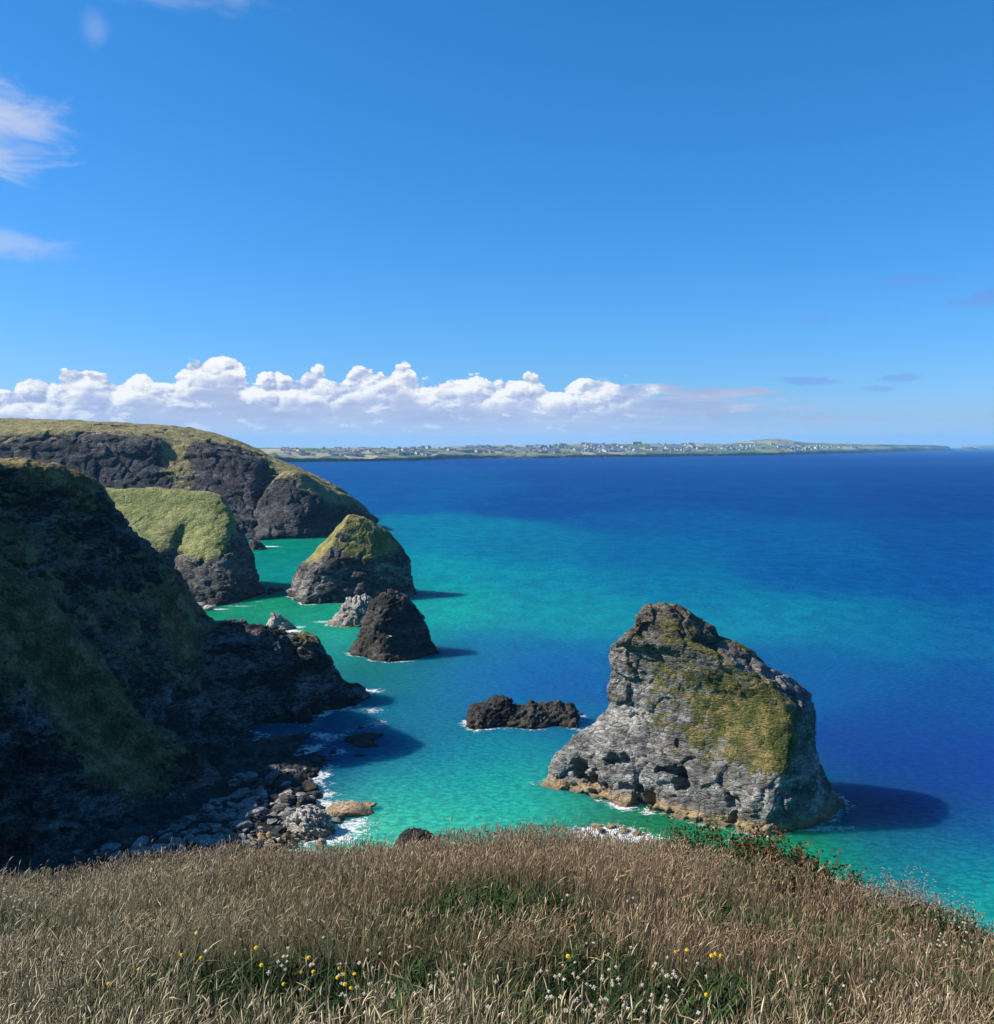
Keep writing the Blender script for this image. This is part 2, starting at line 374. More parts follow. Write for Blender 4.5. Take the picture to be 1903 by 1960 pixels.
M_pale = rock_mat('pale_rock', (.10, .09, .08), (.36, .33, .29), (.62, .58, .52), (.10, .09, .04), (.2, .17, .1), s=1.1, band=.8, bandz=1.0, bandcol=(.45, .30, .16), wet=.5)
M_boul = rock_mat('boulder_stone', (.07, .068, .066), (.26, .25, .235), (.50, .47, .43), (.04, .04, .02), (.08, .07, .04), s=1.6, wet=0.5)
M_orange = rock_mat('ochre_stone', (.10, .07, .04), (.34, .24, .14), (.52, .42, .28), (.1, .1, .04), (.2, .17, .1), s=1.6, wet=.5)

# ------------------------------------------------------------------ sea stacks
def ring(dy, xL, xR, xF, Yc, bf, bb, sk=0.0, bulge=.62, veg=(0,) * 8, lf=0.0):
    """closed outline at one height: 8 points L,FL,F,FR,R,BR,B,BL; x from the outline as seen at distance Yc"""
    z = P(951, dy, Yc)[2] if dy is not None else -3.0
    x = lambda a: P(a, HOR, Yc)[0]
    l, r, f = x(xL), x(xR), x(xF); b = (l + r) / 2
    pts = [(l, Yc + lf), (l + (f - l) * .5, Yc + lf * .5 - bf * bulge), (f, Yc - bf), (f + (r - f) * .6, Yc - bf * .68), (r, Yc + sk),
           (r + (b - r) * .4, Yc + sk + bb * .7), (b, Yc + bb), (l + (b - l) * .4, Yc + bb * .75 + lf * .3)]
    return [(p[0], p[1], z, v) for p, v in zip(pts, veg)]
def peak(dx, dy, Yc, veg=0.0, w=.3):
    p = P(dx, dy, Yc)
    return [(p[0] + w * math.cos(a), p[1] + w * math.sin(a), p[2], veg) for a in [math.pi + i * math.pi / 4 for i in range(8)]]

Y0 = 172
def mr(dy, l, r, f, bf, bb, veg=(0,) * 8, lf=7.5, bulge=.5): return ring(dy, l, r, f, Y0, bf, bb, 0, bulge, veg, lf)
G1 = (0, .80, .88, .12, .1, .2, .3, .1); G2 = (0, .74, .95, .0, .0, .1, .2, 0); G3 = (.05, .60, .55, .25, .3, .3, .4, .3)
rows = [peak(1276, 1155, Y0, .3, .4),
        mr(1161, 1246, 1300, 1275, 2.0, 2, (.2,) * 8, lf=1), mr(1172, 1236, 1322, 1285, 2.8, 3, (.15,) * 8, lf=1.5), mr(1190, 1226, 1346, 1295, 3.6, 4.5, G3, lf=2), mr(1210, 1222, 1375, 1312, 4.4, 5, G3, lf=3), mr(1232, 1203, 1408, 1340, 6.5, 6, G3, lf=4),
        mr(1252, 1184, 1442, 1372, 8, 6.5, G3), mr(1285, 1179, 1500, 1422, 9.6, 7.5, G1), mr(1316, 1184, 1550, 1462, 11.2, 8.5, G1), mr(1327, 1182, 1563, 1468, 11.6, 8.8, G1),
        mr(1340, 1179, 1562, 1472, 12, 9, G2), mr(1378, 1174, 1567, 1472, 13.2, 10, G2), mr(1406, 1147, 1572, 1466, 14, 11, (0, .45, .95, .0, 0, 0, 0, 0)),
        mr(1432, 1108, 1578, 1455, 14.8, 12, (0, .2, .6, 0, 0, 0, 0, 0)), mr(1462, 1072, 1583, 1446, 15.6, 12), mr(1498, 1060, 1600, 1438, 16.2, 13), mr(1526, 1050, 1614, 1432, 16.0, 14, bulge=.6), mr(1535, 1034, 1628, 1430, 16.0, 14.5, bulge=.66), mr(1552, 1022, 1640, 1428, 16.5, 15, bulge=.75),
        mr(1580, 1012, 1652, 1428, 19, 16, bulge=.75)]
dents = [((dx, dy), r, dp) for dx, dy, r, dp in [(1105, 1468, (1.3, 2.5, 1.5), 2.6), (1128, 1498, (1.3, 2.5, 1.6), 2.8), (1275, 1478, (2.8, 2.5, .8), 2.2), (1296, 1496, (1.2, 2.5, 2.0), 3.4), (1165, 1545, (1.6, 2.5, 1.5), 2.2), (1112, 1525, (1.2, 2, 1.0), 2),
          (1220, 1542, (1.3, 2.5, 1.9), 3.0), (1238, 1525, (1.2, 2.5, 1.2), 2.4), (1320, 1588, (1.0, 3, 3.0), 3.4), (1345, 1590, (.7, 3, 1.6), 2.2), (1180, 1452, (2.0, 2.5, .9), 1.8), (1395, 1580, (.8, 3, 1.4), 1.6), (1200, 1505, (2.2, 2.5, .7), 1.4), (1400, 1540, (1.1, 3, 1.1), 1.4), (1155, 1505, (1.2, 2, .8), 1.5), (1260, 1550, (2.5, 2, .7), 1.5)]]
net('sea_stack', rows, 0.26, M_main, closed=True, amp=1.3, L=10, octv=4, blk=1.0, bl=6.0, fl=.3, sm=.8, fine=.32, seed=1, vn=1.5, dents=dents, k=.30, strata=(.35, .15),
    label='largest sea stack, pale grey crooked peak with green patch on its flank', cat='sea stack')

Yg = 412
def gr_(dy, l, r, f, bf, bb, veg=(0,) * 8, lf=2, sk=2, bulge=.55): return ring(dy, l, r, f, Yg, bf, bb, sk, bulge, veg, lf)
V1 = (.9,) * 8; V2 = (.95, .9, .45, 1.0, .7, .9, .9, .9); V3 = (.7, .7, .1, .55, .1, .3, .6, .7)
rows = [peak(672, 985, Yg, 1, .6), gr_(991, 658, 693, 668, 1.5, 3, V1), gr_(1004, 648, 718, 662, 4, 6, V1), gr_(1020, 632, 746, 652, 7, 9, V2), gr_(1041, 612, 764, 640, 10, 12, V2),
        gr_(1062, 590, 774, 632, 13, 15, V3), gr_(1083, 568, 784, 615, 16, 17, (.3, .0, 0, 0, 0, 0, .2, .2)), gr_(1105, 556, 789, 606, 18, 19), gr_(1128, 549, 794, 602, 21, 21), gr_(1165, 545, 800, 600, 25, 24)]
net('sea_stack', rows, 0.55, M_gstack, closed=True, amp=1.6, L=13, octv=3, blk=1.5, bl=8, fl=.3, sm=.6, seed=2, vn=1.2, fine=.3, k=.25, strata=(-.3, .1),
    label='farthest sea stack, dark wedge with a green and golden grassy peak', cat='sea stack')

Yp = 297
def pr(dy, l, r, f, bf, bb, lf=1, sk=1): return ring(dy, l, r, f, Yp, bf, bb, sk, .6, (0,) * 8, lf)
rows = [peak(740, 1132, Yp, .1, .8), pr(1137, 722, 762, 740, 2.5, 3), pr(1150, 708, 782, 738, 4.5, 5), pr(1170, 698, 800, 730, 7, 7), pr(1195, 690, 810, 728, 9, 9), pr(1218, 680, 818, 735, 10.5, 11),
        pr(1238, 666, 828, 740, 12, 12), pr(1252, 658, 836, 745, 13, 13), pr(1275, 652, 842, 745, 15, 14)]
net('sea_stack', rows, 0.42, M_dark, closed=True, amp=1.4, L=7, blk=1.2, bl=3.8, fl=.3, fine=.3, seed=3, k=.36, strata=(-.4, .1),
    label='dark brown cone-shaped sea stack standing in front of a pale jagged rock', cat='sea stack')

def ur(Yc, name, lab, lv, mat, res, pk, cat='rock', **kw):
    rows = [peak(pk[0], pk[1], Yc, kw.pop('pv', 0), .3)] + [ring(dy, l, r, f, Yc, bf, bb, 0, .6, (0,) * 8, 0) for dy, l, r, f, bf, bb in lv]
    return net(name, rows, res, mat, closed=True, label=lab, cat=cat, k=.36, **kw)
ur(346, 'sea_rock', 'pale jagged rock tucked behind the left side of the dark cone-shaped stack',
   [(1147, 662, 712, 690, 2.5, 3), (1160, 652, 722, 685, 4, 4), (1178, 640, 730, 680, 5, 6), (1192, 625, 735, 670, 6.5, 7), (1205, 616, 740, 670, 8, 8)], M_pale, .4, (690, 1141), amp=1.8, L=4, blk=1.4, bl=2.4, seed=4, strata=(1.5, .1))
ur(337, 'sea_rock', 'small pale pointed rock in the cove ringed by white foam',
   [(1178, 514, 532, 522, 1.5, 2), (1188, 508, 545, 522, 2.5, 3), (1198, 502, 558, 525, 3.5, 4), (1208, 496, 570, 530, 5, 5), (1218, 490, 578, 530, 6, 6)], M_pale, .35, (521, 1172), amp=.7, L=4, blk=.6, bl=2, seed=5)
# the long low rock in open water
Yl = 222
rows = []
prof = [(895, 1392), (902, 1352), (918, 1346), (940, 1338), (958, 1331), (972, 1336), (985, 1347), (1005, 1350), (1018, 1341), (1028, 1345), (1048, 1346), (1068, 1341), (1082, 1349), (1095, 1347), (1103, 1360), (1108, 1392)]
for kx, (dx, dy) in enumerate(prof):
    x, _, zt, _ = P(dx, dy, Yl); h = max(zt * .93, .2); w = 1.2 if kx in (0, len(prof) - 1) else 4.5 + .8 * math.sin(kx)
    rows.append([(x, Yl - w * 1.35, -2, 0), (x, Yl - w * 1.1, min(.2 * h, .8), 0), (x, Yl - w * .75, .6 * h, 0), (x, Yl - w * .3, .93 * h, 0), (x, Yl + .3, h, 0), (x, Yl + w * .5, .85 * h, 0), (x, Yl + w, -.2, 0), (x, Yl + w * 1.1, -2, 0)])
net('sea_rock', rows, .22, M_dark, amp=.7, L=3, blk=.75, bl=1.8, seed=6, strata=(-.5, .2), label='long low dark reef rock lying alone in open blue water', cat='rock', k=.4)
ur(150, 'sea_rock', 'rounded dark mossy boulder top showing just above the grassy brow',
   [(1594, 772, 812, 792, 1.4, 1.5), (1600, 762, 822, 792, 2.4, 2.5), (1610, 755, 830, 792, 3.2, 3), (1640, 748, 836, 792, 4, 4), (1700, 740, 845, 792, 5, 5)], M_dark, .15, (790, 1589), amp=.4, L=2, blk=.35, bl=1, seed=8)

# ------------------------------------------------------------------ headlands on the left
def rowP(lst): return [P(*t) for t in lst]
# near hill with promontory
r_back = [(-220, 900, 270, .9), (0, 960, 262, .9), (60, 970, 262, .8), (130, 990, 262, .8), (200, 1040, 262, .7), (228, 1060, 262, .6), (285, 1130, 262, .5), (335, 1180, 262, .4), (375, 1215, 258, .3), (405, 1235, 256, .2), (450, 1235, 256, 0), (540, 1250, 256, 0), (590, 1262, 254, 0), (622, 1290, 254, 0), (640, 1320, 252, 0), (690, 1340, 250, 0), (716, 1358, 246, 0)]
r_crest = [(-220, 850, 196, .9), (0, 878, 200, .9), (60, 884, 202, .9), (130, 905, 206, .9), (200, 934, 211, .7), (228, 977, 217, .3), (285, 1050, 224, .3), (335, 1103, 228, .5), (375, 1155, 231, .6), (405, 1190, 234, .3), (450, 1189, 238, 0), (540, 1209, 240, 0), (592, 1215, 240, .5), (622, 1247, 240, .1), (640, 1282, 241, 0), (690, 1314, 243, 0), (716, 1356, 244, 0)]
r_m1 = [(-220, 950, 192, 0.53), (0, 960, 196, 0.48), (60, 975, 198, 0.43), (130, 1000, 201, 0.43), (195, 1030, 206, 0.43), (235, 1080, 212, 0.43), (290, 1140, 216, 0.58), (335, 1185, 219, 0.83), (370, 1215, 222, 0.73), (400, 1240, 226, 0.38), (450, 1240, 230, 0), (535, 1255, 233, 0), (585, 1265, 234, 0.33), (615, 1290, 235, 0), (640, 1320, 236, 0), (685, 1345, 239, 0), (712, 1366, 241, 0)]
r_m2 = [(-220, 1080, 188, 0.63), (0, 1080, 190, 0.58), (60, 1100, 192, 0.58), (130, 1130, 197, 0.53), (195, 1160, 200, 0.43), (240, 1200, 203, 0.53), (300, 1240, 207, 0.43), (340, 1275, 211, 0.63), (385, 1300, 216, 0.33), (415, 1310, 221, 0), (460, 1320, 224, 0), (530, 1330, 226, 0), (580, 1335, 228, 0), (612, 1350, 230, 0), (640, 1362, 232, 0), (685, 1375, 235, 0), (706, 1376, 238, 0)]
r_m3 = [(-220, 1250, 182, 0.53), (0, 1250, 182, 0.53), (70, 1280, 183, 0.58), (150, 1310, 185, 0.53), (210, 1330, 188, 0.43), (260, 1350, 192, 0.38), (320, 1370, 197, 0), (370, 1390, 202, 0), (400, 1400, 208, 0), (430, 1405, 211, 0), (470, 1405, 214, 0), (530, 1405, 217, 0), (580, 1400, 219, 0), (612, 1400, 221, 0), (640, 1396, 226, 0), (680, 1390, 231, 0), (702, 1384, 236, 0)]
foot = [(-220, 1560), (0, 1560), (80, 1550), (170, 1545), (240, 1540), (300, 1530), (360, 1520), (410, 1510), (440, 1490), (460, 1475), (490, 1465), (540, 1452), (590, 1440), (625, 1425), (655, 1412), (690, 1398), (706, 1390)]
r_foot = [S(a, b, 1.5 if a < 500 else -0.5) for a, b in foot]
r_foot2 = [S(a - 5, b + 14, -3) for a, b in foot]
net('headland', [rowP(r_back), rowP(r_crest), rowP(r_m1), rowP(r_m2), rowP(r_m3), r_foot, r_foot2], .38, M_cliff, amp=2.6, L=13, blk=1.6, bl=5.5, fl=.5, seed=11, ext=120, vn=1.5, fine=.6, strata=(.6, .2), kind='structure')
# front buttress; its unseen left end is raised to cast shade on the beach
b_back = rowP([(-300, 900, 205, .3), (0, 1150, 205, .3), (100, 1230, 204, .3), (200, 1350, 200, .2), (300, 1450, 196, 0), (370, 1480, 192, 0), (430, 1520, 186, 0), (450, 1560, 182, 0)])
b_cr = rowP([(-300, 860, 181, .6), (0, 1062, 181, .6), (95, 1146, 181, .6), (195, 1271, 180, .6), (290, 1388, 179, .5), (370, 1443, 178, .2), (430, 1496, 177, 0), (452, 1545, 174, 0)])
b_sh = rowP([(-300, 900, 172, 0.67), (0, 1180, 173, 0.77), (80, 1270, 174, 0.87), (170, 1370, 174, 0.92), (255, 1455, 172, 0.82), (320, 1500, 171, 0.47), (385, 1540, 171, 0), (425, 1565, 169, 0)])
b_m1 = rowP([(-300, 960, 161, 0.32), (0, 1310, 163, 0.42), (80, 1370, 164, 0.37), (155, 1430, 165, 0.62), (235, 1500, 165, 0.72), (305, 1535, 165, 0.22), (370, 1565, 165, 0), (415, 1585, 164, 0)])
b_m2 = rowP([(-300, 1020, 152, .1), (0, 1460, 153, .1), (80, 1490, 155, .1), (150, 1525, 157, .1), (225, 1560, 158, 0), (300, 1580, 160, 0), (360, 1590, 161, 0), (400, 1600, 161, 0)])
b_f = [P(-270, 1060, 138)] + [S(a, b, 1.0) for a, b in [(0, 1660), (80, 1655), (150, 1650), (225, 1635), (300, 1620), (355, 1608), (395, 1602)]]
b_f2 = [P(-300, 1100, 105)] + [S(a, b + 20, -2) for a, b in [(0, 1660), (80, 1655), (150, 1650), (225, 1635), (300, 1620), (355, 1608), (395, 1602)]]
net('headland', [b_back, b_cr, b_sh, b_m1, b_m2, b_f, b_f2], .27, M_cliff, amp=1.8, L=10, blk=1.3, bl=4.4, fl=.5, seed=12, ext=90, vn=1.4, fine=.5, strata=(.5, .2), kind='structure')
# green topped headland in the middle distance
g_bk = [S(a, b, -3) if a > 250 else P(a, b, 520, .9) for a, b in [(90, 990), (205, 1000)]] + [(P(a, HOR, yy)[0], yy, -3, 0) for a, yy in [(270, 474), (335, 472), (370, 472), (412, 470), (440, 468), (462, 464), (478, 460), (490, 452)]]
g_cr = rowP([(90, 930, 450, 1), (205, 937, 446, 1), (270, 941, 443, 1), (335, 942, 441, 1), (370, 948, 440, 1), (412, 950, 438, 1), (436, 966, 437, .9), (450, 992, 437, .6), (466, 1024, 438, .1), (484, 1056, 440, 0)])
g_md = rowP([(90, 960, 432, 1), (205, 970, 430, 1), (270, 975, 428, 1), (335, 978, 426, 1), (370, 980, 425, 1), (412, 985, 424, 1), (440, 995, 424, 1), (451, 1018, 425, .4), (470, 1052, 428, 0), (489, 1085, 434, 0)])
g_ed = rowP([(90, 1040, 412, .9), (205, 1045, 411, .9), (270, 1048, 410, .9), (325, 1042, 413, .8), (342, 1045, 416, .5), (380, 1050, 410, .9), (420, 1046, 411, .8), (443, 1050, 413, .2), (471, 1080, 418, 0), (492, 1105, 424, 0)])
g_m2 = rowP([(90, 1090, 402, 0), (205, 1090, 402, 0), (270, 1090, 401, 0), (325, 1085, 408, 0), (345, 1082, 405, 0), (385, 1092, 400, 0), (425, 1092, 402, 0), (450, 1095, 405, 0), (480, 1112, 412, 0), (500, 1122, 419, 0)])
g_f = [S(a, b, 0) for a, b in [(90, 1172), (205, 1172), (270, 1170), (325, 1160), (360, 1165), (400, 1162), (445, 1155), (470, 1148), (495, 1140), (508, 1134)]]
g_f2 = [S(a + 3, b + 6, -4) for a, b in [(90, 1172), (205, 1172), (270, 1170), (325, 1160), (360, 1165), (400, 1162), (445, 1155), (470, 1148), (495, 1140), (508, 1134)]]
net('headland', [g_bk, g_cr, g_md, g_ed, g_m2, g_f, g_f2], .75, M_green, amp=1.8, L=16, octv=4, blk=1.8, bl=8, fl=.4, sm=.7, seed=13, ext=150, vn=1.2, fine=.3, strata=(.5, .1), kind='structure')
# the big far headland
f_bk = rowP([(-300, 805, 1300, 1), (0, 812, 1300, 1), (150, 818, 1300, 1), (280, 825, 1250, 1), (380, 836, 1200, 1), (450, 855, 1150, 1), (500, 868, 1100, 1), (527, 885, 1080, 1), (600, 920, 1060, 1), (650, 945, 1020, 1), (690, 972, 980, .8), (716, 1004, 920, .2)])
f_sk = rowP([(-300, 795, 930, 1), (0, 801, 920, 1), (150, 806, 910, 1), (280, 812, 900, 1), (380, 823, 890, 1), (450, 843, 880, 1), (500, 864, 865, 1), (527, 878, 860, 1), (600, 907, 860, 1), (645, 932, 850, 1), (690, 967, 850, .8), (714, 998, 850, .2)])
f_ed = rowP([(-300, 812, 800, 1), (0, 816, 790, 1), (150, 814, 790, 1), (275, 822, 820, 1), (345, 831, 830, 1), (432, 846, 840, .5), (490, 869, 830, .4), (524, 886, 820, .7), (590, 922, 780, .8), (640, 950, 790, .5), (680, 975, 810, .2), (710, 1000, 820, 0)])
f_m1 = rowP([(-300, 850, 765, .5), (0, 845, 760, .3), (150, 845, 758, .1), (278, 840, 765, .1), (335, 851, 775, .95), (380, 856, 775, 0), (480, 890, 760, 0), (520, 915, 765, .1), (585, 950, 765, 0), (632, 970, 770, 0), (675, 988, 790, 0), (706, 1001, 810, 0)])
f_m2 = rowP([(-300, 930, 735, .1), (0, 930, 730, 0), (150, 930, 728, 0), (275, 935, 730, .1), (345, 940, 732, .3), (420, 945, 730, 0), (480, 955, 732, 0), (510, 970, 740, 0), (580, 980, 750, 0), (630, 990, 760, 0), (670, 996, 780, 0), (702, 1002, 800, 0)])
ff = [(-300, 1040), (0, 1040), (150, 1040), (275, 1040), (345, 1038), (420, 1036), (475, 1033), (505, 1030), (575, 1028), (628, 1020), (668, 1012), (700, 1004)]
f_f = [S(a, b, 0) for a, b in ff]; f_f2 = [S(a, b + 3, -6) for a, b in ff]
net('headland', [f_bk, f_sk, f_ed, f_m1, f_m2, f_f, f_f2], 1.3, M_far, amp=3.2, L=30, octv=4, blk=3.6, bl=17, fl=.2, sm=.6, seed=14, ext=300, fine=.4, strata=(.3, .1), kind='structure')
# the lower nose in front of its end
h_bk = rowP([(470, 1000, 770, 0), (505, 945, 765, .8), (535, 920, 765, .9), (568, 915, 765, 1), (595, 925, 768, 1), (640, 948, 772, 1), (680, 962, 776, 1), (707, 985, 780, .7), (722, 1004, 800, 0)])
h_cr = rowP([(478, 992, 715, .1), (515, 930, 715, .3), (540, 904, 715, .9), (566, 902, 716, 1), (592, 913, 722, 1), (638, 938, 730, 1), (677, 953, 740, 1), (705, 978, 752, .9), (722, 1001, 770, 0)])
h_m0 = rowP([(480, 1000, 705, 0), (515, 940, 703, .1), (538, 925, 702, .1), (562, 918, 700, .3), (590, 926, 705, .8), (630, 950, 714, .8), (668, 964, 728, .6), (695, 988, 738, .1), (715, 1003, 756, 0)])
h_m1 = rowP([(482, 1012, 698, 0), (515, 975, 692, 0), (540, 960, 685, 0), (562, 960, 684, .2), (590, 962, 688, 0), (620, 972, 694, 0), (650, 980, 706, 0), (685, 995, 720, 0), (710, 1004, 744, 0)])
hf = [(484, 1034), (520, 1033), (548, 1031), (575, 1031), (600, 1029), (625, 1026), (650, 1020), (688, 1010), (712, 1005)]
net('headland', [h_bk, h_cr, h_m0, h_m1, [S(a, b, 0) for a, b in hf], [S(a, b + 3, -6) for a, b in hf]], 1.0, M_far, amp=2.0, L=18, octv=4, blk=2.6, bl=12, fl=.3, sm=.6, seed=15, fine=.3, strata=(.6, .1), kind='structure')

# ------------------------------------------------------------------ beach
be = [[S(-260, 1560, 2), S(0, 1560, 2), S(150, 1540, 2), S(300, 1500, 2), S(400, 1470, 2), S(430, 1440, 2), S(480, 1420, 1.8), S(600, 1400, 1.2)],
      [S(-260, 1640, 2), S(0, 1640, 2), S(150, 1620, 2), S(300, 1590, 2), S(400, 1560, 2), S(450, 1510, 2), S(480, 1470, 1.6), S(560, 1445, 1)],
      [S(-260, 1700, 2), S(0, 1700, 2), S(150, 1680, 2), S(330, 1640, 2), S(440, 1590, 1.8), S(500, 1540, 1.4), S(530, 1490, 1.2), S(610, 1445, .5)],
      [S(-260, 1800, 2), S(0, 1800, 2), S(200, 1760, 2), S(420, 1680, 1.6), S(540, 1610, .4), S(580, 1560, .8), S(590, 1500, .2), S(650, 1440, -.3)],
      [S(-260, 1900, -2), S(0, 1900, -2), S(250, 1850, -2), S(520, 1740, -1.5), S(660, 1640, -1.5), S(655, 1560, -1.5), S(640, 1500, -1.5), S(700, 1440, -2)]]
M_beach = rock_mat('beach_stone', (.012, .012, .012), (.05, .048, .046), (.16, .15, .14), (.04, .04, .02), (.08, .07, .04), s=2.0)
beach_o = net('beach', be, .3, M_beach, amp=.5, L=5, blk=.8, bl=1.9, seed=16, ext=40, fine=.15, kind='structure')

# ------------------------------------------------------------------ boulders
def boulder_mesh(seed, flat=.6, ang=1.0):
    import bmesh
    bm = bmesh.new(); bmesh.ops.create_icosphere(bm, subdivisions=4, radius=1)
    V = np.array([v.co[:] for v in bm.verts]); F = np.array([[v.index for v in f.verts] for f in bm.faces]); bm.free()
    rs = np.random.RandomState(seed)
    X = V.copy()
    for k in range(9):                                     # planes shave the sphere into a broken block
        d = rs.normal(size=3); d /= np.linalg.norm(d); h = rs.uniform(.45, .8)
        t = (X * d).sum(1); X -= np.outer(np.clip(t - h, 0, None) * .95 * ang, d)
    v, e = blocks(X * 1.6 + seed * 3.1)
    X *= (1 + .09 * v + .10 * fbm(X * 1.5 + seed * 7, 4))[:, None]
    X *= np.array([1.25, 1.0, flat])
    return mesh_from('boulder', X, F, {'veg': np.zeros(len(X))})
from mathutils.bvhtree import BVHTree
_b = beach_o.data; BVB = BVHTree.FromPolygons([v.co[:] for v in _b.vertices], [p.vertices[:] for p in _b.polygons])
BM = [boulder_mesh(100 + i, .5 + .08 * (i % 4)) for i in range(7)]
BO = [me.copy() for me in BM[:3]]
BD = [me.copy() for me in BM[:4]]
for me in BM: me.materials.append(M_boul)
for me in BO: me.materials.append(M_orange)
for me in BD: me.materials.append(M_dark)
BP = [me.copy() for me in BM[3:6]]
for me in BP: me.materials.clear(); me.materials.append(M_pale)
rnd = random.Random(5)
def put_boulder(me, dx, dy, size, label, group='boulders strewn on the shore below the cliff', z=1.0, flat=1.0, rz=None, sx=1.0, name='boulder'):
    p = S(dx, dy, z); hit = BVB.ray_cast((0, 0, CAMZ), ray(dx, dy))
    if hit[0] is not None and hit[0][2] > -.2: p = (hit[0][0], hit[0][1], hit[0][2] + size * flat * .15)
    o = link(name, me, None, label=label, cat='boulder', group=group, loc=p[:3])
    o.rotation_euler = (rnd.uniform(-.3, .3), rnd.uniform(-.3, .3), rnd.uniform(0, 6.28) if rz is None else rz)
    o.scale = (size * sx, size * .9, size * flat)
    return o
# (dx,dy,size) read from the shore
for i, (dx, dy, sz, fl) in enumerate([(535, 1500, 1.6, .8), (567, 1498, 2.6, 1.1), (590, 1508, 2.0, .9), (560, 1520, 1.8, .8), (605, 1525, 1.6, .8), (545, 1535, 2.0, .8), (575, 1540, 2.3, .8), (600, 1552, 2, .7)]):
    put_boulder(BD[i % 4], dx, dy, sz, 'wet black boulder standing in the foam at the edge of the shaded beach', z=.3, flat=fl)
put_boulder(BD[1], 692, 1412, 3.0, 'broad flat dark rock lying off the tip of the shaded promontory', z=.4, flat=.7, rz=.2, sx=1.4)
put_boulder(BD[2], 698, 1424, 2.3, 'block of dark rock in front of the broad flat one off the promontory', z=.3, flat=.8, rz=.1, sx=1.2)
put_boulder(BD[0], 724, 1408, 1.2, 'small dark rock at the outer end of the reef off the promontory', z=.1, flat=.6)
put_boulder(BD[3], 685, 1447, 1.0, 'low black rock awash alone in the shaded bay', z=.0, flat=.5, rz=0, sx=1.3)
put_boulder(BD[1], 706, 1464, .6, 'tiny rock awash nearest the sunlit edge of the shaded bay', z=.0, flat=.5)
put_boulder(BD[2], 1110, 1368, .9, 'tiny dark rock off the right end of the long low reef', z=.1, flat=.6)
put_boulder(BO[0], 668, 1552, 3.6, 'long brown rock pointing out from the beach into the pale green water', z=.5, flat=.7, rz=.25, sx=1.2)
put_boulder(BO[1], 642, 1560, 2.0, 'rounded ochre rock at the landward end of the long brown rock', z=.5, flat=.8, rz=.4)
put_boulder(BO[2], 690, 1546, 2.0, 'brown rock forming the seaward tip of the long brown rock', z=.3, flat=.7, rz=.3, sx=1.2)
put_boulder(BM[0], 648, 1572, 1.8, 'grey wave-washed rock below the long brown rock in white foam', z=.1, flat=.6)
put_boulder(BO[1], 612, 1616, 1.2, 'upright orange rock in the surf just above the grassy brow', z=.8, flat=1.5)
for i, (dx, dy) in enumerate([(478, 1608), (490, 1612), (502, 1606), (512, 1614), (524, 1608), (536, 1612), (497, 1600), (520, 1600), (482, 1618), (509, 1622), (530, 1620), (548, 1606), (556, 1614)]):
    put_boulder(BO[i % 3], dx, dy, rnd.uniform(.75, 1.15), 'ochre boulder in the sunlit huddle above the grassy brow', z=1.3, flat=.9, group='ochre boulders in the sun')
for i, (dx, dy, s_) in enumerate([(412, 1586, 1.8), (398, 1592, 1.2), (428, 1596, 1.6), (370, 1605, 1.7), (350, 1600, 1.1), (455, 1585, 1.7), (466, 1575, 1.2), (388, 1612, 1.9), (420, 1612, 1.9), (445, 1604, 1.7), (330, 1618, 1.8), (300, 1620, 1.3), (480, 1550, 1.4), (476, 1560, 1.6), (440, 1555, 1.3), (455, 1545, 1.3), (282, 1630, 1.5), (225, 1640, 1.3), (250, 1634, 1.2), (310, 1628, 1.4)]):
    put_boulder(BM[i % 7], dx, dy, s_, 'grey boulder among the larger ones along the foot of the shaded cliff', z=2.4, flat=.8)
for i in range(285):
    dy = 1470 + 170 * rnd.random() ** .8; lo = np.interp(dy, [1470, 1520, 1560, 1600, 1640], [470, 430, 370, 290, 110]); hi = np.interp(dy, [1470, 1520, 1560, 1600, 1640], [585, 600, 560, 500, 460])
    dx = rnd.uniform(lo, hi); u = (dx - lo) / (hi - lo)
    put_boulder(BM[i % 7] if rnd.random() < .7 else BD[i % 4], dx, dy, rnd.uniform(.5, 1.3) * rnd.choice((.7, 1, 1.4)), 'small dark stone among the many scattered over the shaded beach', z=2.4 - u * 1.5, flat=.8, group='small stones on the shaded beach')
# sunlit pale layered outcrop at the water's edge: its own thing
ur(157, 'rock_outcrop', 'pale layered rock outcrop catching the sun at the end of the beach',
   [(1551, 562, 592, 578, 1.0, 1.3), (1558, 550, 610, 580, 2.0, 2.2), (1570, 536, 624, 582, 2.8, 3.0), (1584, 524, 632, 585, 3.4, 3.6), (1598, 514, 638, 585, 3.8, 4), (1625, 505, 646, 585, 4.4, 4.6)], M_pale, .13, (578, 1547), amp=.5, L=3, blk=1.3, bl=2.2, fine=.1, seed=21, fl=1.6, strata=(.5, .2), cat='rock')
for i, (dx, dy, s_) in enumerate([(1150, 1588, 1.4), (1170, 1582, 1.0), (1140, 1580, .9), (1195, 1590, 1.1), (1220, 1596, .9)]):
    put_boulder(BO[i % 3], dx, dy, s_, 'ochre boulder washed by foam at the foot of the largest stack', z=.2, flat=.6, group='boulders at the foot of the largest stack')
for i, (dx, dy, s_) in enumerate([(518, 1128, 1.8), (528, 1130, 2.2), (538, 1128, 1.5), (515, 1136, 1.5)]):
    put_boulder(BD[i], dx, dy, s_, 'dark rock in the gap between the green headland and the grassy stack', z=.3, flat=.9, group='rocks in the gap')
for i, (dx, dy, s_) in enumerate([(372, 1150, 2.0), (385, 1158, 2.6), (398, 1163, 2.0), (408, 1160, 1.5)]):
    put_boulder(BP[i % 3], dx, dy, s_, 'pale sunlit rock at the foot of the green headland', z=1, flat=.7, group='pale rocks under the green headland')
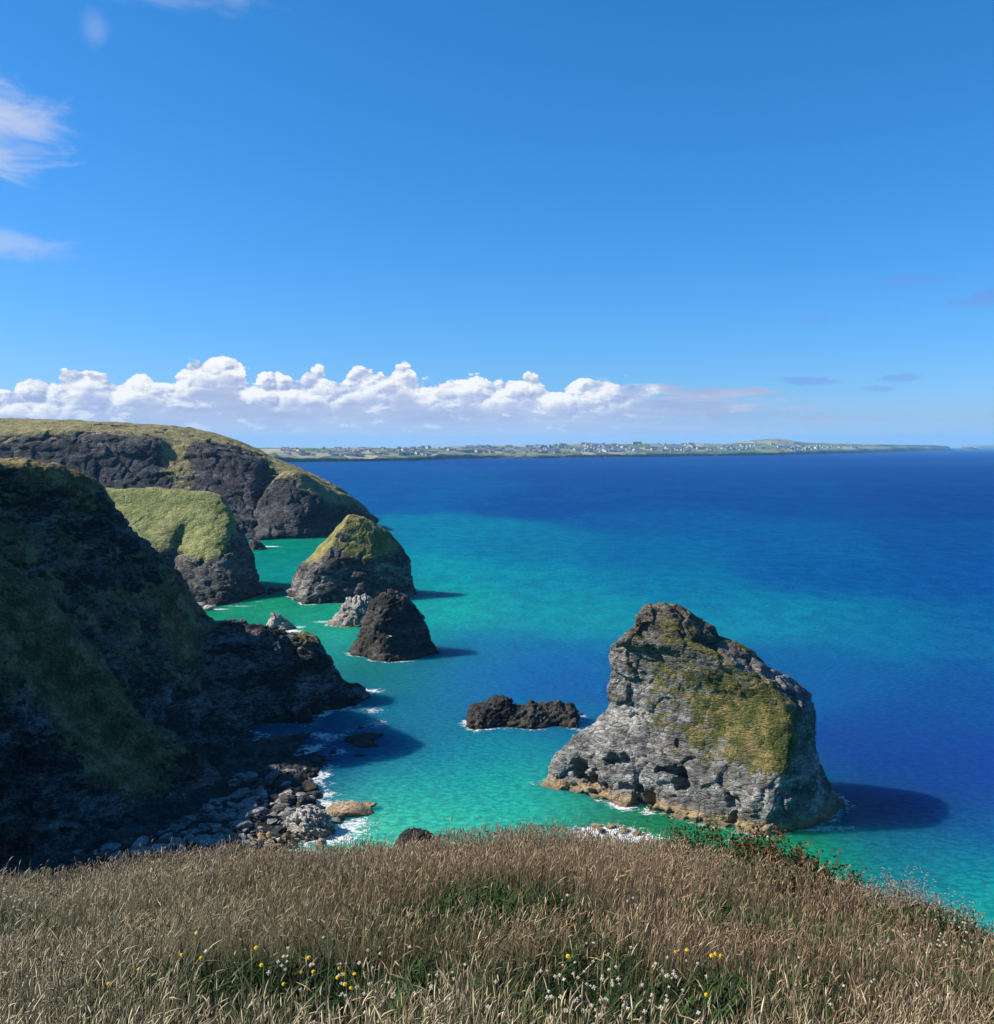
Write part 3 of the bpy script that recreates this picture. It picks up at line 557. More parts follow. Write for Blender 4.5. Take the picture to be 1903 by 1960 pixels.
ur(600, 'sea_rock', 'low dark rock at the water off the far corner of the green headland',
   [(1036, 478, 492, 486, 3, 3), (1042, 470, 500, 486, 5, 5), (1050, 465, 508, 486, 7, 6)], M_dark, .8, (485, 1034), amp=.8, L=5, blk=.8, bl=3, seed=22)

# ------------------------------------------------------------------ sea
def axis(segs):
    out = [segs[0][0]]
    for a, b, s_ in segs:
        k = max(1, int(round((b - a) / s_))); out += list(a + (b - a) * (np.arange(1, k + 1) / k))
    return np.array(out)
xs = axis([(-45000, -5000, 4000), (-5000, -1000, 400), (-1000, -260, 30), (-260, -120, 3.5), (-120, 110, .9), (110, 350, 5), (350, 1500, 50), (1500, 6000, 500), (6000, 45000, 4000)])
ys = axis([(-3000, 60, 300), (60, 130, 10), (130, 260, .9), (260, 460, 1.6), (460, 760, 6), (760, 2000, 40), (2000, 6000, 300), (6000, 29000, 2500)])
GX, GY = np.meshgrid(xs, ys); Vx = np.stack([GX.ravel(), GY.ravel(), np.zeros(GX.size)], 1)
# water colour at places: depth, sea bed, and some painted reflection and shade
samp = [(620, 905, 20, 95, 175), (1000, 880, 12, 80, 165), (1500, 875, 10, 75, 165), (1880, 870, 12, 80, 170), (2300, 870, 12, 80, 170), (300, 870, 18, 90, 170),
        (760, 950, 8, 100, 175), (1100, 960, 6, 86, 162), (1500, 960, 7, 84, 160), (1850, 960, 7, 76, 156), (1850, 910, 8, 78, 160), (1250, 910, 9, 84, 162), (1300, 1000, 7, 98, 165),
        (800, 1030, 10, 135, 175), (1000, 1050, 8, 125, 170), (1250, 1060, 7, 112, 168), (1500, 1040, 7, 100, 166), (1850, 1040, 7, 86, 160),
        (830, 1090, 14, 155, 178), (1050, 1120, 10, 142, 175), (1300, 1120, 8, 125, 172), (1550, 1100, 6, 95, 165), (1850, 1120, 6, 88, 165),
        (860, 1165, 24, 168, 172), (1050, 1180, 16, 152, 172), (1200, 1190, 14, 148, 175), (1500, 1180, 12, 135, 175), (1700, 1200, 10, 120, 170), (1880, 1180, 8, 100, 165), (1880, 1230, 9, 106, 168),
        (620, 1110, 20, 150, 150), (540, 1075, 16, 150, 145), (500, 1055, 22, 145, 125), (550, 1045, 24, 140, 115), (470, 1165, 24, 145, 110), (560, 1160, 28, 155, 120), (640, 1165, 24, 145, 110), (620, 1195, 50, 175, 145), (660, 1215, 48, 170, 150), (700, 1130, 20, 140, 150),
        (640, 1240, 20, 140, 160), (700, 1285, 16, 110, 110), (780, 1280, 14, 120, 120), (850, 1270, 10, 125, 172), (1000, 1250, 9, 118, 175), (1150, 1270, 8, 105, 175), (900, 1320, 10, 108, 172), (1100, 1340, 8, 92, 172), (1050, 1300, 9, 96, 176), (960, 1300, 10, 105, 176),  # dark green below the cone stack: its reflection painted into the water colour
        (1600, 1290, 8, 98, 168), (1850, 1330, 6, 84, 162), (1750, 1420, 5, 74, 160), (1880, 1480, 6, 66, 165), (1700, 1500, 6, 65, 160), (1850, 1560, 4, 58, 146), (1760, 1560, 3, 52, 140), (1680, 1545, 3, 50, 138), (1900, 1590, 6, 80, 155), (1700, 1580, 4, 60, 140), (1800, 1520, 4, 55, 146), (1800, 1590, 6, 78, 150),  # deep blue beside the largest stack, darkened so its cast shadow blends in
        (800, 1400, 12, 115, 160), (900, 1430, 16, 125, 160), (1080, 1430, 16, 125, 165), (960, 1470, 24, 145, 165), (1100, 1420, 14, 118, 165), (850, 1480, 20, 135, 165), (1000, 1520, 36, 160, 165), (900, 1540, 60, 180, 168), (800, 1530, 50, 165, 170), (800, 1585, 125, 208, 180), (900, 1590, 120, 205, 178), (1000, 1585, 92, 195, 175), (720, 1590, 150, 212, 185),
        (1070, 1560, 70, 180, 170), (700, 1480, 28, 110, 160), (620, 1500, 28, 100, 150), (750, 1440, 20, 105, 160), (720, 1350, 16, 120, 160),
        (1130, 1600, 70, 110, 80), (1250, 1620, 60, 120, 85), (1320, 1620, 36, 140, 100), (1420, 1625, 28, 145, 95), (1520, 1615, 24, 145, 95), (1620, 1625, 22, 150, 120), (1600, 1600, 20, 130, 110), (1700, 1640, 16, 145, 150), (1800, 1680, 26, 160, 160), (1880, 1620, 14, 120, 165), (1880, 1740, 40, 175, 160), (1500, 1700, 40, 170, 120), (1000, 1750, 110, 200, 160), (1700, 1592, 8, 85, 150)]
sx_ = np.array([S(a, b)[:2] for a, b, *_ in samp]); sc_ = np.array([srgb(*c[2:]) for c in samp]) * np.array([.22, .72, .55])
def logp(x, y):
    d = np.sqrt(x * x + y * y) + 1; return np.stack([np.arctan2(x, np.maximum(y, 1)) * 2.2, np.log(d) * 1.0], 1)
ls = logp(sx_[:, 0], sx_[:, 1]); lv = logp(Vx[:, 0], Vx[:, 1])
wpn = np.stack([Vx[:, 0] / 22, Vx[:, 1] / 40, np.zeros(len(Vx))], 1)
lv = lv + .05 * np.stack([fbm(wpn, 4), fbm(wpn + 40, 4)], 1)
num = np.zeros((len(Vx), 3)); den = np.zeros(len(Vx))
for a, c in zip(ls, sc_):
    d2 = ((lv - a) ** 2).sum(1); w = np.exp(-d2 / (2 * .085 ** 2)) + 1e-4 / (d2 + 1e-3) ** 1.5 * 1e-2
    num += w[:, None] * c; den += w
wc = num / den[:, None]
# foam: places where the swell breaks
foam = np.zeros(len(Vx))
for dx, dy, rx, ry, k in [(672, 1578, 6, 3, .72), (655, 1592, 6, 3.5, .85), (625, 1606, 7, 3, .85), (690, 1568, 4, 2, .6), (1160, 1592, 8, 3.5, .95), (1200, 1604, 7, 3, .9), (1130, 1600, 4, 2, .9), (1090, 1372, 4.5, 1.6, .9), (1040, 1389, 7, 1.1, .85), (960, 1396, 8, .9, .5), (1115, 1370, 3, 1.2, .7), (560, 1208, 4.5, 2.6, 1.0), (540, 1205, 5, 2.5, .9), (575, 1200, 4, 2.5, .7), (620, 1190, 5, 3, .7), (660, 1200, 6, 2, .4), (720, 1385, 4, 5, .6), (712, 1322, 5, 3, .75), (715, 1360, 4, 4, .6), (600, 1500, 5, 3, .6), (615, 1520, 5, 3, .7), (628, 1540, 5, 3, .8), (575, 1510, 5, 2.5, .7), (560, 1475, 6, 3, .5), (590, 1455, 6, 2, .45), (640, 1432, 7, 2, .35), (512, 1046, 10, 2, 1.0), (510, 1030, 8, 3, .8), (515, 1062, 4, 2, .0), (720, 1141, 14, 3, .8), (650, 1152, 10, 2, .5), (600, 1153, 10, 2, .5), (410, 1166, 8, 3, .8), (460, 1160, 10, 2, .6), (500, 1152, 8, 2, .5), (1560, 1588, 8, 1.0, .75), (1480, 1590, 6, .8, .6), (1600, 1584, 5, 1, .7), (1590, 1572, 4, 1.5, .4), (1400, 1607, 10, 1.2, .45), (1290, 1606, 6, 2, .55), (1050, 1545, 5, 3, .25), (700, 1266, 10, 1.2, .25), (800, 1262, 6, 1.2, .3), (770, 1045, 30, 6, .22)]:
    c = S(dx, dy); foam = np.maximum(foam, k * np.exp(-(((Vx[:, 0] - c[0]) / rx) ** 2 + ((Vx[:, 1] - c[1]) / ry) ** 2)))
from mathutils.kdtree import KDTree
wl = np.concatenate(WL); wl = wl[(np.hypot(wl[:, 0], wl[:, 1]) < 900)]; wl = wl[::max(1, len(wl) // 40000)]
kd = KDTree(len(wl)); [kd.insert((a, b, 0), i) for i, (a, b) in enumerate(wl)]; kd.balance()
pn = fbm(np.stack([Vx[:, 0] / 9, Vx[:, 1] / 9, np.zeros(len(Vx))], 1), 3)
for i in np.nonzero((Vx[:, 1] > 125) & (Vx[:, 1] < 760) & (Vx[:, 0] > -250) & (Vx[:, 0] < 80))[0]:
    d = kd.find((Vx[i, 0], Vx[i, 1], 0))[2]
    if d < 7: foam[i] = max(foam[i], (.52 + 1.0 * pn[i]) * math.exp(-(d / 2.0) ** 1.3))
me = mesh_from('sea', Vx, gridfaces(len(ys), len(xs), False), {'watercol': wc, 'foam': foam})
m, n = mat_new('sea_water')
pos = n.node('ShaderNodeNewGeometry').outputs['Position']
wcol = n.node('ShaderNodeAttribute', attribute_name='watercol').outputs['Color']
fo = n.node('ShaderNodeAttribute', attribute_name='foam').outputs['Fac']
dist = n.vm('LENGTH', pos)
st = n.mapping(pos, scale=(1, 1.7, 1), rot=(0, 0, .12))
w1 = n.noise(st, 0.6, 5, 0.64, 0.4)
w2 = n.noise(n.mapping(pos, scale=(1, 1.5, 1), rot=(0, 0, -.5)), 1.5, 3, 0.6, 0.3)
w3 = n.noise(n.mapping(pos, scale=(1, .7, 1), rot=(0, 0, .1)), 0.11, 5, 0.65, 0.4)
w4 = n.noise(n.mapping(pos, scale=(1, .55, 1)), 0.018, 7, 0.7, 0.3)
patch = n.noise(n.mapping(pos, scale=(1, 1.5, 1)), 0.028, 5, 0.6, 0.5)
c = n.mix(n.step(patch, 0.35, 0.7, 0.22, 0.0), wcol, n.mul(wcol, (0.55, .72, .95)))
c = n.mix(n.step(w1, .36, .66, 0.85, 0.0), c, n.mul(c, (.30, .46, .66)))  # ripple and swell shading painted into the colour, coarser with distance
c = n.mix(n.m('MULTIPLY', n.step(w3, .38, .62, 0.55, 0.0), n.step(dist, 170, 420)), c, n.mul(c, (.35, .52, .74)))
c = n.mix(n.m('MULTIPLY', n.step(w4, .40, .60, 0.45, 0.0), n.step(dist, 300, 1200)), c, n.mul(c, (.35, .55, .76)))
fn = n.noise(st, 1.1, 6, .7, 1.2); fv = n.voro(n.vm('ADD', pos, n.vm('SCALE', n.noise(pos, .9, 3, .6, col=True), 1.6)), .5, 'DISTANCE_TO_EDGE')
fm = n.m('ADD', fo, n.m('MULTIPLY', n.m('SUBTRACT', fn, .5), 1.9)); fm = n.m('SUBTRACT', fm, n.m('MULTIPLY', n.step(fv, 0, .3), .22))
fm = n.m('MULTIPLY', n.step(fm, 0.42, 0.62), n.step(fo, .06, .3))
c = n.mix(fm, c, (.62, .64, .64))
near = n.step(dist, 150, 900, 1.0, 0.25)
h = n.m('MULTIPLY', n.m('ADD', n.m('MULTIPLY', w1, 1.3), n.m('MULTIPLY', w2, .35)), near)
h = n.m('ADD', h, n.m('MULTIPLY', w3, n.step(dist, 100, 1500, 1.5, 5.0)))
nr = n.bump(h, 1.0, 1.1)
sb = n.node('ShaderNodeBsdfPrincipled'); sb.subsurface_method = 'BURLEY'; n.put(sb.inputs['Base Color'], c); sb.inputs['Specular IOR Level'].default_value = 0; sb.inputs['Roughness'].default_value = 1
sb.inputs['Subsurface Weight'].default_value = 1.0; sb.inputs['Subsurface Radius'].default_value = (.2, .7, 1.0); sb.inputs['Subsurface Scale'].default_value = 22.0   # light spreads inside the water
dd = n.node('ShaderNodeBsdfDiffuse'); n.put(dd.inputs[0], c); n.put(dd.inputs['Normal'], nr)
di = n.node('ShaderNodeMixShader'); n.put(di.inputs[0], n.m('SUBTRACT', .72, n.m('MULTIPLY', fm, .72))); n.put(di.inputs[1], dd.outputs[0]); n.put(di.inputs[2], sb.outputs[0])
gl = n.node('ShaderNodeBsdfGlossy'); n.put(gl.inputs['Roughness'], .14); n.put(gl.inputs['Normal'], nr)
fr = n.node('ShaderNodeFresnel'); fr.inputs[0].default_value = 1.33; n.put(fr.inputs['Normal'], nr)
mx = n.node('ShaderNodeMixShader'); n.put(mx.inputs[0], n.m('MULTIPLY', n.m('MINIMUM', n.m('MULTIPLY', fr.outputs[0], .5), .042), n.m('SUBTRACT', 1.0, fm)))
n.put(mx.inputs[1], di.outputs[0]); n.put(mx.inputs[2], gl.outputs[0])
wout = n.node('ShaderNodeOutputMaterial'); n.put(wout.inputs[0], mx.outputs[0])
link('sea', me, m, kind='structure')

# ------------------------------------------------------------------ far coast with its town
def coast(name, pts, mat, res, seed, **kw):
    """pts: (dx, dy of waterline, Y, dy of cliff top, dy of skyline, Y of skyline)"""
    r0 = [P(a, s_, Yb * 1.4, 1) for a, b, Y, t, s_, Yb in pts]
    for i, p in enumerate(r0): r0[i] = (p[0], p[1], P(pts[i][0], pts[i][4], pts[i][5])[2] * .7, 1)
    r1 = [P(a, s_, Yb, 1) for a, b, Y, t, s_, Yb in pts]
    r2 = [P(a, (t * .45 + s_ * .55), Y + (Yb - Y) * .5, 1) for a, b, Y, t, s_, Yb in pts]
    r3 = [P(a, t, Y * 1.02, .9) for a, b, Y, t, s_, Yb in pts]
    r4 = [(*P(a, b, Y)[:2], 0, 0) for a, b, Y, t, s_, Yb in pts]
    r5 = [(p[0], p[1] - 20, -12, 0) for p in r4]
    return net(name, [r0, r1, r2, r3, r4, r5], res, mat, amp=10, L=260, blk=6, bl=70, seed=seed, fine=3, **kw)
def coast_mat():
    m, n = mat_new('coast_land')
    pos = n.node('ShaderNodeNewGeometry').outputs['Position']
    veg = n.node('ShaderNodeAttribute', attribute_name='veg').outputs['Fac']
    cellc = n.voro(n.mapping(pos, scale=(1, .45, 0)), 0.0055, 'F1', out='Color')
    edge = n.voro(n.mapping(pos, scale=(1, .45, 0)), 0.0055, 'DISTANCE_TO_EDGE')
    f = n.xyz(cellc)[0]
    field = n.ramp(f, [(0.0, (.11, .15, .07)), (.3, (.19, .21, .10)), (.55, (.28, .26, .16)), (.8, (.36, .31, .20)), (1.0, (.14, .19, .08))], 'CONSTANT')
    field = n.mix(n.step(edge, 0.0, .05, .8, 0), field, (.03, .045, .02))
    field = n.mix(n.step(n.noise(pos, .012, 5, .6), .52, .60, 0, .6), field, (.06, .075, .045))
    rk = n.ramp(n.noise(n.mapping(pos, scale=(1, 1, .3)), .03, 6, .65), [(.35, (.03, .032, .04)), (.6, (.10, .09, .085)), (.75, (.28, .22, .16))])
    finish(n, n.mul(n.mix(n.step(veg, .35, .55), rk, field), (.8, .8, .8)), .95, None, .1)
    return m
MC = coast_mat()
CO = [(430, 884, 3900, 868, 858, 5200), (520, 884, 3800, 868, 858, 5400), (560, 884, 3850, 872, 858, 5600), (600, 884, 3900, 872, 858, 5600), (640, 884, 3950, 872, 859, 5600), (690, 883, 4050, 874, 857, 5700), (740, 883, 4150, 872, 858, 5800), (790, 882, 4250, 872, 857, 5900), (822, 880, 4400, 872, 857, 6200),
      (850, 878, 4700, 866, 856, 6200), (900, 877, 4850, 867, 855, 6200), (960, 876, 5000, 868, 853.5, 6400), (1020, 876, 5050, 867, 855, 6500), (1080, 875.5, 5200, 868, 851, 6700), (1120, 874.5, 5300, 866, 850, 7000), (1170, 875, 5400, 866, 851, 7200), (1220, 874, 5500, 865, 849, 7200), (1270, 873, 5700, 865, 850, 7500), (1330, 872, 6000, 864, 850, 7800), (1390, 872, 6200, 864, 850, 8200), (1440, 871, 6400, 862, 844, 8800), (1485, 871, 6500, 862, 840, 9000), (1500, 870, 6600, 863, 841, 9000),
      (1540, 868, 7200, 862, 847, 9200), (1590, 866, 7800, 860, 849, 9500), (1630, 865, 8300, 860, 850, 9800), (1680, 863, 9300, 859, 851, 10500), (1720, 862, 10200, 858, 851.5, 11500), (1760, 860.5, 11500, 857, 852, 12500), (1800, 859, 12500, 856.5, 853, 13500), (1818, 858, 13000, 857, 855, 13500)]
CO = [(a, HOR + (65 * FD / Y), Y, t, s_, Yb) for a, b, Y, t, s_, Yb in CO]
net_coast = coast('coast', CO, MC, 24, 31, kind='structure')
# round hill behind the town and faint land at the right edge
ic = ur(13500, 'sea_rock', 'small dark islet off the tip of the far coast', [(857.2, 1850, 1868, 1860, 60, 60), (861, 1846, 1874, 1860, 100, 100), (866, 1844, 1876, 1860, 130, 130)], M_dark, 12, (1859, 855.3), amp=8, L=60, blk=6, bl=40, seed=33)
FL = [(1840, 865, 19000, 855, 854, 21000), (1880, 865, 19500, 855, 852.5, 22000), (1950, 862, 20000, 853, 849, 22000), (2100, 862, 20000, 852, 846, 22000), (2300, 862, 20000, 852, 846, 22000)]
FL = [(a, HOR + 65 * FD / Y, Y, t, s_, Yb) for a, b, Y, t, s_, Yb in FL]
coast('coast', FL, MC, 60, 32, kind='structure')

def house_mesh(seed):
    w, l, h, r = [(9, 12, 6, 3), (8, 22, 6, 3), (12, 14, 9, 3), (14, 30, 10, 2), (8, 9, 5, 3)][seed]
    w *= 1.15; l *= 1.15
    V = [(-l/2, -w/2, -6), (l/2, -w/2, -6), (l/2, w/2, -6), (-l/2, w/2, -6), (-l/2, -w/2, h), (l/2, -w/2, h), (l/2, w/2, h), (-l/2, w/2, h), (-l/2, 0, h + r), (l/2, 0, h + r)]
    wall = bpy.data.meshes.new('house'); wall.from_pydata(V, [], [(0, 1, 5, 4), (1, 2, 6, 9, 5), (2, 3, 7, 6), (3, 0, 4, 8, 7)])
    rv = [(-l/2-.5, -w/2-.6, h-.3), (l/2+.5, -w/2-.6, h-.3), (l/2+.5, w/2+.6, h-.3), (-l/2-.5, w/2+.6, h-.3), (-l/2-.5, 0, h+r+.25), (l/2+.5, 0, h+r+.25)]
    wall.from_pydata  # walls and roof share one small far-off mesh
    me = bpy.data.meshes.new('house'); o_ = len(V)
    me.from_pydata(V + rv, [], [(0, 1, 5, 4), (1, 2, 6, 9, 5), (2, 3, 7, 6), (3, 0, 4, 8, 7)] + [(o_, o_+1, o_+5, o_+4), (o_+2, o_+3, o_+4, o_+5)])
    bpy.data.meshes.remove(wall)
    me.polygons[4].material_index = 1; me.polygons[5].material_index = 1
    return me
def simple(name, col, rough=.8, spec=.2, var=0.0, sc=1.0):
    m, n = mat_new(name); c = col
    if var:
        pos = n.node('ShaderNodeNewGeometry').outputs['Position']
        c = n.mix(n.noise(pos, sc, 4, .6), tuple(v * (1 - var) for v in col), tuple(min(1, v * (1 + var)) for v in col))
    finish(n, c, rough, None, spec); return m
M_white = simple('white_render', (.38, .38, .37), var=.25, sc=.02); M_cream = simple('cream_render', (.36, .32, .26), var=.2, sc=.02)
M_slate = simple('slate_roof', (.11, .12, .14), var=.3, sc=.02); M_tile = simple('tile_roof', (.20, .12, .09), var=.3, sc=.02)
HM = []
for i in range(5):
    for wmt, rmt in ((M_white, M_slate), (M_white, M_tile), (M_cream, M_slate)):
        h = house_mesh(i); h.materials.append(wmt); h.materials.append(rmt); HM.append(h)
Cx = np.array([c[0] for c in CO])
def land(dx, t):
    """point on the far land: t 0 at the cliff top, 1 at the skyline"""
    j = min(max(np.searchsorted(Cx, dx) - 1, 0), len(CO) - 2); f = (dx - Cx[j]) / (Cx[j + 1] - Cx[j])
    c = [CO[j][k] * (1 - f) + CO[j + 1][k] * f for k in range(6)]
    a = P(dx, c[3], c[2] * 1.02); b = P(dx, c[3] * .45 + c[4] * .55, c[2] + (c[5] - c[2]) * .5); e = P(dx, c[4], c[5])
    u = t * 2
    q = [a[k] * (1 - u) + b[k] * u for k in range(3)] if u < 1 else [b[k] * (2 - u) + e[k] * (u - 1) for k in range(3)]
    return q
rh = random.Random(9)
from mathutils.bvhtree import BVHTree
_bm = net_coast.data; _bt = BVHTree.FromPolygons([v.co[:] for v in _bm.vertices], [p.vertices[:] for p in _bm.polygons])
def town_spot():
    for _ in range(50):
        dx = rh.choice([rh.uniform(540, 830), rh.uniform(840, 1330), rh.uniform(840, 1330), rh.uniform(900, 1250), rh.uniform(1330, 1640)])
        t = rh.uniform(.0, .85) ** 1.3 if dx < 1330 else rh.uniform(.0, .5)
        if 0.5 + .5 * math.sin(dx * .05) + .5 * math.sin(dx * .13 + t * 9) > rh.uniform(0, 1.1): break
    x, y, z = land(dx, t); hit = _bt.ray_cast((x, y, 600), (0, 0, -1))
    return (x, y, hit[0][2] if hit[0] else z), rh.choice((0, .1, -.2, 1.57, .8)) + rh.uniform(-.1, .1)
near_first = sorted([town_spot() for _ in range(900)], key=lambda s_: s_[0][1])
for (p, rz) in near_first[:300]:
    o = link('house', HM[rh.randrange(len(HM))], None, label='small pale house of the town across the bay', cat='house', group='houses of the town across the bay', loc=p)
    o.rotation_euler = (0, 0, rz); s_ = rh.uniform(.8, 1.25); o.scale = (s_, s_, s_)
Vs, Fs, mi = [], [], []
base = 0
for (p, rz) in near_first[300:]:
    h = HM[rh.randrange(len(HM))]; s_ = rh.uniform(.9, 1.5); c_, q_ = math.cos(rz), math.sin(rz)
    Vs += [(p[0] + s_ * (v.co.x * c_ - v.co.y * q_), p[1] + s_ * (v.co.x * q_ + v.co.y * c_), p[2] + s_ * v.co.z) for v in h.vertices]
    Fs += [tuple(i + base for i in f.vertices) for f in h.polygons]; mi += [f.material_index for f in h.polygons]; base += len(h.vertices)
me = bpy.data.meshes.new('houses'); me.from_pydata(Vs, [], Fs); me.materials.append(M_white); me.materials.append(M_slate)
me.polygons.foreach_set('material_index', mi)
link('houses', me, None, kind='stuff', label='pale rooftops massed farther back in the distant town', cat='houses')

# one gull gliding past the dark stack
gv = [(0, -.28, .0), (.06, -.1, .06), (.07, .1, .06), (0, .34, .02), (-.06, -.1, .06), (-.07, .1, .06), (0, -.1, -.05), (0, .1, -.05), (.45, -.12, .2), (.4, .1, .2), (.85, .05, .12), (-.45, -.12, .2), (-.4, .1, .2), (-.85, .05, .12), (.1, .5, .02), (-.1, .5, .02)]
gf = [(0, 1, 4), (1, 2, 5, 4), (2, 3, 5), (0, 6, 1), (0, 4, 6), (1, 6, 7, 2), (4, 5, 7, 6), (2, 7, 3), (5, 3, 7), (1, 8, 9, 2), (8, 10, 9), (4, 5, 12, 11), (11, 12, 13), (3, 14, 15)]
me = bpy.data.meshes.new('seagull'); me.from_pydata(gv, [], gf)
g = P(976, 1586 / 1.306, 270); g = P(747 + 229 * 0 + 0, 1218, 275)
o = link('seagull', me, simple('feather_white', (.85, .85, .85)), label='white gull gliding in front of the dark cone-shaped stack', cat='seagull', loc=g[:3]); o.rotation_euler = (.3, .3, .8)

# ------------------------------------------------------------------ foreground brow
crest = [(-300, 1712, 15), (0, 1706, 15), (100, 1702, 15), (190, 1690, 15.5), (300, 1672, 16), (400, 1658, 16.5), (520, 1656, 17), (620, 1652, 17), (760, 1638, 17), (900, 1632, 16.5), (1000, 1620, 16), (1080, 1620, 16), (1150, 1626, 15.5), (1300, 1650, 15), (1450, 1688, 14), (1600, 1722, 13), (1700, 1754, 12), (1800, 1784, 11), (1903, 1820, 10.5), (2200, 1910, 10)]
ca = np.array([((a - 951.5) / FD) for a, _, _ in crest]); cY = np.array([c[2] for c in crest], float)
cZ = np.array([P(a, b, Y)[2] for a, b, Y in crest])
GR_H = 0.42
def ground(x, y):
    u = x / np.maximum(y, .5); yc = np.interp(u, ca, cY); zc = np.interp(u, ca, cZ)
    z0 = CAMZ - 1.62                                 # under the camera
    t = y / yc
    zin = z0 + (zc - z0) * (0.80 * t + .20 * t * t)
    zout = zc - (y - yc) * .95 - .0
    sm = np.clip((t - .97) / .06, 0, 1)
    z = zin * (1 - sm) + np.minimum(zout, zin) * sm
    return z + 0.10 * np.sin(x * 1.1 + 1.3) * np.sin(y * .9) * np.clip(y / 6, 0, 1) * (1 - sm)
gx = np.linspace(-34, 34, 240); gy = np.concatenate([np.linspace(-6, 24, 150), np.linspace(24.5, 90, 60)])
X_, Y_ = np.meshgrid(gx, gy); Zg = ground(X_, np.maximum(Y_, 0)); Zg = np.maximum(Zg, -3)
jit = fbm(np.stack([X_.ravel() * 2, Y_.ravel() * 2, X_.ravel() * 0], 1), 3) * .05
V = np.stack([X_.ravel(), Y_.ravel(), Zg.ravel() + jit], 1)
m, n = mat_new('turf_soil'); pos = n.node('ShaderNodeNewGeometry').outputs['Position']
f = n.noise(pos, 6, 6, .7)
finish(n, n.ramp(f, [(.3, (.018, .016, .010)), (.5, (.045, .038, .02)), (.7, (.035, .045, .015))]), 1, n.bump(f, 1, .1), .05)
link('ground', mesh_from('ground', V, gridfaces(len(gy), len(gx), False)), m, kind='structure')

rs = np.random.RandomState(42)
def scatter(nn, y0, y1, clip=1.03, pw=1.0, ur=(-.62, .62)):
    """random points in the wedge the picture looks at, a little wider than the frame"""
    t = rs.rand(nn); y = np.sqrt(y0**2 + (y1**2 - y0**2) * t ** pw)
    u = rs.uniform(ur[0], ur[1], nn); x = u * y
    yc = np.interp(u, ca, cY); k = y < yc * clip
    return x[k], y[k]
def field(x, y, s_, o=0.0): return fbm(np.stack([x / s_ + o, y / s_ + o * 1.7, np.full(len(x), o)], 1), 3)

def ribbons(x, y, z, h, w, lean, az_, col, segs=4, droop=1.6, tip=.15, tipcol=None):
    """flat tapered curved blades; returns V,F,C"""
    n_ = len(x); t = np.linspace(0, 1, segs + 1)
    dirx, diry = np.cos(az_), np.sin(az_); sa = rs.uniform(0, np.pi, n_); wx, wy = np.cos(sa), np.sin(sa)
    off = lean[:, None] * h[:, None] * (t[None] ** droop); zz = z[:, None] + h[:, None] * (t[None] - .22 * np.abs(lean[:, None]) * t[None] ** 2)
    px = x[:, None] + dirx[:, None] * off; py = y[:, None] + diry[:, None] * off
    ww = w[:, None] * (1 - (1 - tip) * t[None] ** 1.5) * .5
    L_ = np.stack([px - wx[:, None] * ww, py - wy[:, None] * ww, zz], -1); R_ = np.stack([px + wx[:, None] * ww, py + wy[:, None] * ww, zz], -1)
    V = np.stack([L_, R_], 2).reshape(n_, -1, 3); m_ = 2 * (segs + 1)
    k = np.arange(segs); f = np.stack([2 * k, 2 * k + 1, 2 * k + 3, 2 * k + 2], -1)
    F = (f[None] + (np.arange(n_) * m_)[:, None, None]).reshape(-1, 4)
    C = np.repeat(col[:, None], m_, 1)
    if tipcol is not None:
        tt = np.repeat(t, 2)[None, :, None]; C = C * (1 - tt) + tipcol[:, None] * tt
    tipP = np.stack([px[:, -1], py[:, -1], zz[:, -1]], -1); tipD = tipP - np.stack([px[:, -2], py[:, -2], zz[:, -2]], -1)
    return V.reshape(-1, 3), F, C.reshape(-1, 3), tipP, tipD / np.linalg.norm(tipD, axis=1, keepdims=True)
def heads(p, d, L_, r, col, sides=3, prof=((0, .25), (.25, 1), (.65, .85), (1, .08)), bend=.0):
    n_ = len(p); d = d.copy()
    a = np.cross(d, np.array([.3, .2, 1.0]) + rs.normal(size=(n_, 3)) * .3); a /= np.linalg.norm(a, axis=1, keepdims=True); b = np.cross(d, a)
    ring_ = []
    sag = rs.uniform(0, 1, n_) * bend; hz = np.stack([d[:, 0], d[:, 1], np.zeros(n_) - .6], 1)
    for t, rr in prof:
        c = p + d * (L_ * t)[:, None] + hz * (sag * L_ * t * t)[:, None]
        for s_ in range(sides):
            th = 2 * math.pi * s_ / sides; ring_.append(c + (a * math.cos(th) + b * math.sin(th)) * (r * rr)[:, None])
    V = np.stack(ring_, 1); m_ = V.shape[1]; K = len(prof)
    f = np.array([[k * sides + s_, k * sides + (s_ + 1) % sides, (k + 1) * sides + (s_ + 1) % sides, (k + 1) * sides + s_] for k in range(K - 1) for s_ in range(sides)])
    F = (f[None] + (np.arange(n_) * m_)[:, None, None]).reshape(-1, 4)
    return V.reshape(-1, 3), F, np.repeat(col, m_, 0)
def join(parts):
    V, F, C, b = [], [], [], 0
    for v, f, c in parts: V.append(v); F.append(f + b); C.append(c); b += len(v)
    return np.concatenate(V), np.concatenate(F), np.concatenate(C)
def plant_mat(name, trans=.25, rough=.8):
    m, n = mat_new(name)
    c = n.mul(n.node('ShaderNodeAttribute', attribute_name='col').outputs['Color'], (.80, .80, .80))
    b = n.node('ShaderNodeBsdfPrincipled'); n.put(b.inputs['Base Color'], c); n.put(b.inputs['Roughness'], rough); n.put(b.inputs['Specular IOR Level'], .15)
    t = n.node('ShaderNodeBsdfTranslucent'); n.put(t.inputs[0], c)
    x = n.node('ShaderNodeMixShader'); x.inputs[0].default_value = trans; n.put(x.inputs[1], b.outputs[0]); n.put(x.inputs[2], t.outputs[0])
    o = n.node('ShaderNodeOutputMaterial'); n.put(o.inputs[0], x.outputs[0]); return m
M_plant = plant_mat('plant'); 
